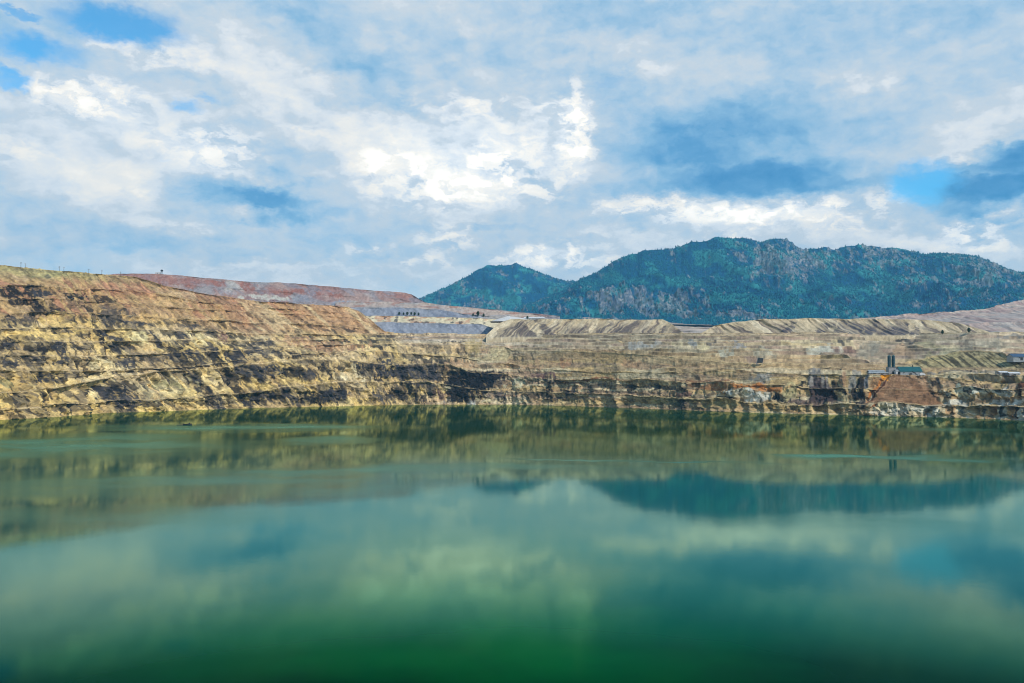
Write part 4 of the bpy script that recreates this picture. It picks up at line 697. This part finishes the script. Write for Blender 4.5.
def on_shelf(px, dy=0.0):
    """a spot on the flat shelf behind the eastern cliff, at the foot of the plant"""
    j = int(np.argmin(np.abs(xs-px))); row_ = (BN[:, j] >= 2.999) & (BN[:, j] < 3.001) & (FW[:, j] < .2)
    yy = Y2[row_, j]; k_ = np.argsort(yy); yy = yy[k_]; zz_ = Z2[row_, j][k_]; Yq = float(yy.mean())+dy
    a, k = ray(px, 373); return Vector((float(a)*Yq, Yq, float(np.interp(Yq, yy, zz_))))
S = 1092/F
# --- pump house block with two dark silos standing on it
p = on_shelf(891.5)
base = thing('silo_plinth', p, 'pale concrete block that carries two dark teal silos', 'plinth')
MB().box(-5, 5, -4, 4, -2, 8.6).build('concrete_block', M['concrete'], base, .15); MB().box(-5.4, 5.4, -4.4, 4.4, 8.6, 9.0).build('slab', M['concrete'], base)
d_ = MB().box(-1, 1, -4.08, -4.0, 0, 2.6).build('door', M['dark_steel'], base)
MB().box(2.2, 4, -4.08, -4.0, 4.5, 6).build('window', M['window_glass'], base)
def silo():
    t = thing('silo', (0, 0, 0), '', 'silo', 'twin silos on the plinth')
    MB().tube((0, 0, 0), (0, 0, 13), 1.95, n=24).build('tank', M['teal_paint'], t)
    MB().tube((0, 0, 13), (0, 0, 14.4), 2.05, .35, n=24).build('roof', M['teal_roof'], t)
    for z in (2.5, 5, 7.5, 10, 12.6): MB().tube((0, 0, z), (0, 0, z+.22), 2.06, n=24).build('band', M['dark_steel'], t)
    l = MB(); l.tube((-.3, -2.2, 0), (-.3, -2.2, 14.2), .06).tube((.3, -2.2, 0), (.3, -2.2, 14.2), .06)
    for k in range(28): l.tube((-.3, -2.2, .4+k*.5), (.3, -2.2, .4+k*.5), .035, n=5)
    l.build('ladder', M['grey_sheet'], t); return t
def dup(root, loc, label=None, rz=None, group=None, scale=None):
    r = root.copy(); C.objects.link(r); r.location = loc
    if label: r['label'] = label
    if group: r['group'] = group
    if rz is not None: r.rotation_euler = (0, 0, rz)
    if scale: r.scale = (scale,)*3
    for ch in list(root.children):
        q_ = ch.copy(); C.objects.link(q_); q_.parent = r
        for g_ in ch.children: h_ = g_.copy(); C.objects.link(h_); h_.parent = q_
    return r
s0 = silo(); s0.location = p+Vector((-2.5, 0, 9.0)); s0['label'] = 'dark teal silo, the one farther from the green roofed shed'
dup(s0, p+Vector((2.5, 0, 9.0)), 'dark teal silo, the one nearer to the green roofed shed')
# --- gabled shed with teal roof
def shed(name, loc, wd, dp, wall_h, roof_h, wallm, roofm, label, doors=1, wins=3, rz=0.0, vent=False):
    t = thing(name, loc, label, 'shed' if wd < 40 else 'building', None, rz)
    w = MB(); w.v = [(x, y, z) for x in (-wd/2, wd/2) for (y, z) in ((-dp/2, -2.5), (-dp/2, wall_h), (0, wall_h+roof_h-.02), (dp/2, wall_h), (dp/2, -2.5))]; w.f = [(0, 1, 2, 3, 4), (9, 8, 7, 6, 5)]+[(k, (k+1) % 5, 5+(k+1) % 5, 5+k)[::-1] for k in range(5)]; w.build('wall', wallm, t)
    e = .6
    r = MB(); b = 0
    prof = [(-dp/2-e, wall_h-.25), (-dp/2-e, wall_h+.05), (0, wall_h+roof_h+.3), (dp/2+e, wall_h+.05), (dp/2+e, wall_h-.25), (0, wall_h+roof_h)]
    n = 6; r.v = [(-wd/2-e, y, z) for y, z in prof]+[(wd/2+e, y, z) for y, z in prof]
    r.f = [tuple(range(n)), tuple(range(2*n-1, n-1, -1))]+[(k, n+k, n+(k+1) % n, (k+1) % n) for k in range(n)]
    ro = r.build('roof', roofm, t)
    for k in range(doors):
        x = -wd/2+wd*(k+.5)/max(doors, 1)*.8+.06*wd; dd = MB().box(x-1.6, x+1.6, -dp/2-.06, -dp/2+.02, -.3, min(3.2, wall_h*.8)).build('door', M['dark_steel'], t)
        MB().box(x-1.75, x+1.75, -dp/2-.10, -dp/2+.0, min(3.2, wall_h*.8), min(3.2, wall_h*.8)+.2).build('lintel', M['white_paint'], dd)
    for k in range(wins):
        x = -wd/2+wd*(k+.72)/wins-.02*wd; ww = MB().box(x-.8, x+.8, -dp/2-.05, -dp/2+.02, wall_h*.5, wall_h*.5+1.2).build('window', M['window_glass'], t)
        MB().box(x-.95, x+.95, -dp/2-.12, -dp/2+.0, wall_h*.5-.16, wall_h*.5).build('sill', M['white_paint'], ww)
    if vent: MB().tube((wd*.18, -.2, wall_h+roof_h-.3), (wd*.18, -.2, wall_h+roof_h+2.6), .45).build('chimney', M['dark_steel'], ro)
    return t
shed('treatment_shed', on_shelf(908.8, 2), 26, 13, 4.6, 5.6, M['grey_sheet'], M['teal_roof'], 'long shed with a teal gable roof beside the silos', 1, 4, vent=True)
shed('lean_shed', on_shelf(898.5, -7), 7.5, 5, 4.6, 1.0, M['white_paint'], M['grey_sheet'], 'small white hut in front of the teal roofed shed', 1, 1)
shed('long_shed', on_shelf(878, -10), 23, 5, 2.2, .9, M['concrete'], M['grey_sheet'], 'low long grey shed at the cliff top beside the silo plinth', 2, 5)
shed('pipe_shed', on_shelf(876, 12), 19, 6, 3.6, 1.4, M['dark_steel'], M['grey_sheet'], 'dark walled shed with pale roof behind the low long grey shed', 1, 3)
shed('store_hut', on_shelf(1002.5, 6), 9, 6, 3.0, 1.0, M['concrete'], M['white_paint'], 'smaller white roofed hut on the shelf far from the silos', 1, 1)
shed('workshop', on_shelf(1013, 8), 12, 7, 2.8, 1.1, M['concrete'], M['white_paint'], 'wider white roofed shed on the shelf far from the silos', 1, 2)
shed('blue_shed', ground(1018, 359.5), 22, 14, 4.0, 3.5, M['grey_sheet'], M['blue_roof'], 'blue roofed shed at the end of the striped gravel tip', 1, 2)
# --- white truck
t = thing('truck', on_shelf(922, -8), 'white box truck parked beside the teal roofed shed', 'truck')
MB().box(-3.3, 1.4, -1.25, 1.25, .9, 3.5).build('cargo_box', M['white_paint'], t, .06)
cb_ = MB().prism([(1.5, .7), (3.5, .7), (3.5, 1.7), (2.9, 2.7), (1.5, 2.7)], -1.15, 1.15).build('cab', M['white_paint'], t, .06); MB().prism([(2.95, 1.75), (3.45, 1.75), (2.98, 2.5)], -1.17, -1.0).build('window', M['window_glass'], cb_)
MB().box(-3.3, 3.4, -.5, .5, .55, .88).build('chassis', M['dark_steel'], t)
for x in (-2.3, 2.5):
    for y in (-1.1, .85):
        w_ = MB().tube((x, y, .5), (x, y+.28, .5), .5, n=18).build('wheel', M['black_rubber'], t); MB().tube((x, y-.02, .5), (x, y+.30, .5), .26, n=12).build('rim', M['grey_sheet'], w_)
# --- conveyor
t = thing('conveyor', on_shelf(915.3, -7), 'dark sloping conveyor leaning against the teal roofed shed', 'conveyor')
MB().prism([(-3.6, 5.2), (3.4, .4), (3.4, -.4+.6), (-3.6, 4.4)], -.7, .7).build('belt_frame', M['dark_steel'], t)
MB().prism([(-3.7, 5.32), (3.5, .52), (3.5, .42), (-3.7, 5.22)], -.5, .5).build('belt', M['black_rubber'], t)
for x in (-2.8, .2):
    z = 4.3*(3.4-x)/7
    for y in (-.6, .6): MB().tube((x, y, -1), (x, y, z), .1).build('leg', M['dark_steel'], t)
# --- dark hopper beside the grey rock cut
g_ = ground(759, 363.5); t = thing('ore_hopper', g_, 'dark steel hopper standing on the middle shelf of the far wall', 'hopper')
MB().prism([(-4.5, 2.5), (3.2, 2.5), (4.6, 9.5), (-2.2, 10.2)], -3.2, 3.2).build('bin', M['dark_steel'], t, .1)
MB().prism([(-2.5, 10.25), (4.9, 9.6), (4.9, 9.9), (-2.5, 10.55)], -3.4, 3.4).build('rim', M['grey_sheet'], t)
for x in (-3.6, 2.6):
    for y in (-2.7, 2.7): MB().tube((x, y, -1.5), (x, y, 2.7), .28).build('leg', M['grey_sheet'], t)
MB().prism([(-5.4, 0), (-4.7, 0), (-2.7, 9.0), (-3.2, 9.2)], -1.2, 1.2).build('chute', M['grey_sheet'], t)
# --- excavator and haul truck on the high bench of the near wall
g_ = ground(82, 298.2); t = thing('excavator', g_, 'dark excavator with raised arm on the upper bench', 'excavator')
for y in (-2.6, 1.6): MB().prism([(-4, .2), (-3.2, 0), (3.2, 0), (4, .2), (4.2, 1), (3.6, 1.7), (-3.6, 1.7), (-4.2, 1)], y, y+1).build('track', M['black_rubber'], t)
ub = MB().prism([(-4, 2), (3.2, 2), (3.2, 4), (1.8, 4.2), (-2, 4.6), (-4, 4.2)], -2.3, 2.3).build('body', M['dark_steel'], t, .12)
c1 = MB().box(1.0, 3.2, -2.4, -.9, 4.1, 6.0).build('cab', M['rusty_steel'], t, .1); MB().box(1.3, 2.9, -2.46, -2.40, 4.7, 5.7).build('window', M['window_glass'], c1)
MB().prism([(1.2, 3.6), (2.4, 3.4), (6.3, 8.8), (6.9, 11.4), (5.8, 11.6), (4.8, 9.2)], -.5, .5).build('boom', M['rusty_steel'], t)
MB().prism([(6.0, 11.6), (7.0, 11.4), (9.4, 5.6), (8.6, 5.2)], -.35, .35).build('stick', M['rusty_steel'], t)
MB().prism([(8.2, 5.8), (9.8, 5.6), (10.2, 3.6), (9.0, 2.8), (7.6, 3.8)], -1.1, 1.1).build('bucket', M['dark_steel'], t)
g_ = ground(72, 298.2); t = thing('haul_truck', g_, 'dark dump truck waiting beside the excavator on the upper bench', 'dump truck')
MB().box(-4.2, 4.4, -1.3, 1.3, 1.6, 2.5).build('chassis', M['dark_steel'], t)
MB().prism([(-5.2, 4.6), (-4.2, 2.7), (1.6, 2.7), (3.0, 4.6), (5.0, 5.0), (5.0, 5.4), (2.4, 5.6), (-5.2, 5.4)], -2.5, 2.5).build('dump_body', M['dark_steel'], t, .1)
c1 = MB().box(2.6, 4.6, -2.2, -.2, 2.5, 4.6).build('cab', M['rusty_steel'], t, .1); MB().box(2.9, 4.3, -2.26, -2.2, 3.4, 4.3).build('window', M['window_glass'], c1)
for x in (-2.8, 3.2):
    for y in (-2.4, 1.4):
        w_ = MB().tube((x, y, 1.3), (x, y+1.0, 1.3), 1.35, n=20).build('wheel', M['black_rubber'], t); MB().tube((x, y-.03, 1.3), (x, y+1.03, 1.3), .6, n=12).build('rim', M['grey_sheet'], w_)
for o_ in list(C.objects):
    if o_.get('category') in ('plinth', 'silo', 'shed', 'truck', 'conveyor') and o_.location.y < 1280 and o_.location.y > 1000: o_.scale = (1.15, 1.15, 1.15)
    if o_.get('category') == 'silo': o_.location.z += 9.0*.15; o_.location.x += (.4 if o_.location.x > p.x else -.4)
# --- poles along the skyline
def pole(loc, h, label, arms=2):
    t = thing('utility_pole', loc, label, 'utility pole', 'utility poles along the pit rim')
    MB().tube((0, 0, -1.5), (0, 0, h), .30, .2).build('pole', M['weathered_wood'], t)
    for k in range(arms):
        a_ = MB().box(-1.6, 1.6, -.12, .12, h-1.0-k*1.5, h-.75-k*1.5).build('crossarm', M['weathered_wood'], t)
    return t
for px, h_, lab in ((21.5, 9, 'tall pole on the rim highest up the skyline, farthest from the tower'), (25.5, 6.5, 'shorter pole close beside the tall pole at the top of the skyline'), (60, 8, 'first of two poles standing close together above the excavator'), (63.4, 7, 'second of two poles standing close together above the excavator'),
                    (88.5, 6.5, 'pole on the olive rim left of the place where red terraces begin'), (101.5, 8, 'lone pole on the rim where the red terraces begin'), (121, 7.5, 'pole on the rim a little before the skyline tower')):
    pole(crest(px), h_, lab, 2 if h_ > 7 else 1)
# --- skyline tower and trailer on the red terraces
rt = bpy.data.objects['red_waste_terraces'].data; nv = len(rt.vertices); RC = np.empty(nv*3, np.float32); rt.vertices.foreach_get('co', RC); RC = RC.reshape(-1, 3)
def on_mesh(nm, px):
    me_ = bpy.data.objects[nm].data; n_ = len(me_.vertices); A = np.empty(n_*3, np.float32); me_.vertices.foreach_get('co', A); A = A.reshape(-1, 3)
    dn = A[:, 1]*cp+(A[:, 2]-H)*sp; ux = 512+F*A[:, 0]/dn; uy = 341.5-F*(-A[:, 1]*sp+(A[:, 2]-H)*cp)/dn
    k = np.abs(ux-px) < .9; i = np.argmin(np.where(k, uy, 1e9)); return Vector([float(q_) for q_ in A[i]])
pt = on_mesh('red_waste_terraces', 162.5)
t = thing('lookout_tower', pt, 'small dark lattice tower with a cabin standing on the red terraces', 'tower')
for x in (-2, 2):
    for y in (-2, 2): MB().tube((x*1.2, y*1.2, -1.5), (x*.8, y*.8, 7.5), .28, .22).build('leg', M['dark_steel'], t)
br = MB()
for z0_ in (.5, 3.0, 5.5):
    br.tube((-2.3, -2.3, z0_), (2.1, -2.1, z0_+2.2), .12).tube((2.3, -2.3, z0_), (-2.1, -2.1, z0_+2.2), .12).tube((-2.2, -2.2, z0_+2.2), (2.2, -2.2, z0_+2.2), .12)
br.build('brace', M['dark_steel'], t)
cb_ = MB().box(-2.6, 2.6, -2.6, 2.6, 7.5, 10.4).build('cabin', M['dark_steel'], t); MB().box(-2.0, 2.0, -2.66, -2.60, 8.6, 9.8).build('window', M['window_glass'], cb_)
MB().box(-3.1, 3.1, -3.1, 3.1, 10.4, 12.2, .55).build('roof', M['dark_steel'], t)
pt = on_mesh('red_waste_terraces', 157)
t = thing('site_trailer', pt, 'low pale trailer on the red terraces beside the tower', 'trailer'); MB().box(-7, 7, -1.6, 1.6, .8, 3.8).build('body', M['pale_gravel'], t, .1); MB().box(-7.2, 7.2, -1.8, 1.8, 3.8, 4.05).build('roof', M['white_paint'], t)
for x in (-4.5, 4.5): MB().tube((x, -1.7, .5), (x, -1.4, .5), .55, n=14).build('wheel', M['black_rubber'], t)
MB().box(-1, .1, -1.66, -1.58, .9, 3.1).build('door', M['dark_steel'], t)
# --- far building and gravel on top of the central tip
pt = on_mesh('striped_waste_tip', 534)
shed('warehouse', pt+Vector((0, 40, 0)), 44, 16, 5.0, 2.6, M['grey_sheet'], M['white_paint'], 'distant pale warehouse on top of the striped waste tip before the mountains', 2, 6)
rs = np.random.RandomState(4); pt = on_mesh('striped_waste_tip', 512)+Vector((0, 40, -3))
gx, gy = np.meshgrid(np.linspace(-1, 1, 70), np.linspace(-1, 1, 30)); rr = np.sqrt((np.abs(gx)**2.4)+gy**2)
zz = np.clip(1-rr, 0, 1)**.8*13*(1+.25*fbm(gx*4, gy*4, 4, 9))
PG = np.stack([gx*48+pt.x, gy*30+pt.y, zz+pt.z-1], -1); cc = np.zeros(gx.shape+(3,), np.float32); cc[:] = (.52, .51, .50)
o = grid_obj('gravel_heap', PG, cc, rock, None); o['label'] = 'pale grey gravel heap on the near end of the striped waste tip before the mountains'; o['category'] = 'gravel heap'
# --- trees
leafm = leaf_mat('tree_leaves', (.010, .035, .018), (.035, .085, .035), 1)
def make_tree(seed, h, w):
    rs = np.random.RandomState(seed); t = thing('tree', (0, 0, 0), '', 'tree', 'scattered dark trees on the mine terraces')
    tr = MB().tube((0, 0, -1), (.1, 0, h*.45), h*.035, h*.022).tube((.1, 0, h*.45), (0, .1, h*.9), h*.022, h*.006)
    for k in range(6):
        a = rs.rand()*6.28; z = h*(.3+.09*k); tr.tube((0, 0, z), (math.cos(a)*w*.35, math.sin(a)*w*.35, z+h*.12), h*.012, h*.004, 5)
    tr.build('trunk', M['bark'], t)
    l = MB()
    for k in range(900):
        a = rs.rand()*6.28; zz_ = rs.rand(); rad = w*.5*(math.sin(math.pi*(.12+.85*zz_))**.7)*(rs.rand()**.4)*(.8+.3*math.sin(a*3+seed)); q0 = Vector((math.cos(a)*rad, math.sin(a)*rad, h*(.25+.77*zz_)))
        e1 = Vector(rs.randn(3)).normalized()*h*.045; e2 = Vector(rs.randn(3)).normalized()*h*.045; b = len(l.v); l.v += [tuple(q0+e1), tuple(q0+e2), tuple(q0-e1), tuple(q0-e2)]; l.f.append((b, b+1, b+2, b+3))
    l.build('crown', leafm, t); return t
protos = [make_tree(3, 8, 7), make_tree(5, 9, 6)]
used = [False, False]
def put_tree(loc, sc_, label, k):
    if not used[k]: used[k] = True; t = protos[k]; t.location = loc; t['label'] = label; t.scale = (sc_,)*3; return t
    t = dup(protos[k], loc, label, random.random()*6, None, sc_); return t
gt = 'grey_waste_terraces'
def on_line(nm, px, py):
    me_ = bpy.data.objects[nm].data; n_ = len(me_.vertices); A = np.empty(n_*3, np.float32); me_.vertices.foreach_get('co', A); A = A.reshape(-1, 3)
    dn = A[:, 1]*cp+(A[:, 2]-H)*sp; ux = 512+F*A[:, 0]/dn; uy = 341.5-F*(-A[:, 1]*sp+(A[:, 2]-H)*cp)/dn
    i = np.argmin((ux-px)**2+(uy-py)**2+A[:, 1]*1e-4); return Vector([float(q_) for q_ in A[i]])
rowt = 'dark tree in the row on the grey terraces beyond the brown ridge'
for i, px in enumerate((399, 403.5, 407, 411, 414.5, 418.5)):
    t = put_tree(on_line(gt, px, 315.6), (.95, .8, 1.05, .85, 1.0, .8)[i], rowt, i % 2); t['group'] = 'row of dark trees on the grey terraces'
for i, (px, py, s_, lab) in enumerate(((473, 316.5, .9, 'first of three dark trees before the pale gravel heap'), (478, 316.8, 1.4, 'tallest of three dark trees before the pale gravel heap'), (483.5, 317, 1.0, 'last of three dark trees before the pale gravel heap'))):
    t = put_tree(on_line(gt, px, py), s_, lab, i % 2); t['group'] = 'three dark trees before the gravel heap'
put_tree(on_mesh('striped_waste_tip', 527), .9, 'dark tree between the gravel heap and the warehouse', 0)
for (px, py, s_, lab) in ((941.5, 333.5, .95, 'dark tree at the foot of the long striped tip, closer to the silos'), (968, 333.5, 1.1, 'dark tree at the foot of the long striped tip, farther from the silos')):
    put_tree(ground(px, py), s_, lab, 1)
# --- raft and work boat on the lake
def lake(px, py): x, y = wpt(px, py); return Vector((x, y, 0))
t = thing('work_boat', lake(187.5, 425), 'small dark work boat with a person standing in it', 'boat')
hull = MB(); K_ = [(-3.6, .9, 1.0), (-2.5, 1.15, .9), (0, 1.25, .85), (2.2, 1.05, .95), (3.8, .08, 1.35)]
for x, w_, z_ in K_: hull.v += [(x, -w_, z_), (x, -w_*.65, -.3), (x, w_*.65, -.3), (x, w_, z_), (x, w_*.88, z_-.02), (x, w_*.5, .1), (x, -w_*.5, .1), (x, -w_*.88, z_-.02)]
for i in range(4):
    for k in range(8): hull.f.append((i*8+k, i*8+(k+1) % 8, i*8+8+(k+1) % 8, i*8+8+k))
hull.f += [tuple(range(7, -1, -1)), tuple(range(32, 40))]
hull.build('hull', M['dark_steel'], t); MB().box(-3.95, -3.55, -.25, .25, .1, 1.5).build('outboard_motor', M['black_rubber'], t); MB().box(-1.6, -1.1, -.95, .95, .45, .6).build('thwart', M['weathered_wood'], t)
MB().prism([(1.0, .2), (2.3, .2), (2.3, 1.6), (1.8, 2.0), (1.0, 1.6)], -.5, .5).build('console', M['dark_steel'], t)
# standing person: one skinned body
me = bpy.data.meshes.new('person')
J = {'pel': (0, 0, .98), 'sp': (0, 0, 1.2), 'ch': (0, 0, 1.42), 'nk': (0, 0, 1.55), 'hd': (.02, 0, 1.66), 'tp': (.02, 0, 1.78), 'sl': (0, -.20, 1.46), 'el': (.05, -.27, 1.18), 'hl': (.22, -.24, .98), 'sr': (0, .20, 1.46), 'er': (.08, .27, 1.2), 'hr': (.28, .18, 1.05), 'pl': (0, -.10, .93), 'kl': (.04, -.12, .5), 'al': (-.02, -.13, .08), 'tl': (.14, -.14, .03), 'pr': (0, .10, .93), 'kr': (.03, .13, .5), 'ar': (-.02, .15, .08), 'tr': (.14, .17, .03)}
R_ = dict(pel=.15, sp=.14, ch=.16, nk=.06, hd=.10, tp=.07, sl=.07, el=.05, hl=.035, sr=.07, er=.05, hr=.035, pl=.10, kl=.07, al=.045, tl=.04, pr=.10, kr=.07, ar=.045, tr=.04)
ks = list(J); E_ = [('pel', 'sp'), ('sp', 'ch'), ('ch', 'nk'), ('nk', 'hd'), ('hd', 'tp'), ('ch', 'sl'), ('sl', 'el'), ('el', 'hl'), ('ch', 'sr'), ('sr', 'er'), ('er', 'hr'), ('pel', 'pl'), ('pl', 'kl'), ('kl', 'al'), ('al', 'tl'), ('pel', 'pr'), ('pr', 'kr'), ('kr', 'ar'), ('ar', 'tr')]
me.from_pydata([J[k] for k in ks], [(ks.index(a), ks.index(b)) for a, b in E_], []); po = bpy.data.objects.new('person', me); C.objects.link(po)
md = po.modifiers.new('skin', 'SKIN'); me.skin_vertices[0] if me.skin_vertices else me.attributes
if not me.skin_vertices: pass
for i, k in enumerate(ks):
    sv = me.skin_vertices[0].data[i]; sv.radius = (R_[k], R_[k]); sv.use_root = (k == 'pel')
po.modifiers.new('sub', 'SUBSURF').render_levels = 1; me.materials.append(M['skin_clothes'])
po.location = lake(187.5, 425)+Vector((.2, 0, .12)); po['label'] = 'person in dark clothes standing upright in the work boat'; po['category'] = 'person'
for o_ in (po, bpy.data.objects['work_boat']): o_.scale = (1.25,)*3
po.location = lake(187.5, 425)+Vector((.2, 0, .15))
t = thing('raft', lake(180, 425.2), 'low dark raft floating beside the work boat', 'raft')
MB().box(-2.8, 2.8, -1.6, 1.6, .15, .45).build('deck', M['weathered_wood'], t)
for y in (-1.2, 1.2): MB().tube((-3, y, 0), (3, y, 0), .38, n=12).build('float', M['black_rubber'], t)
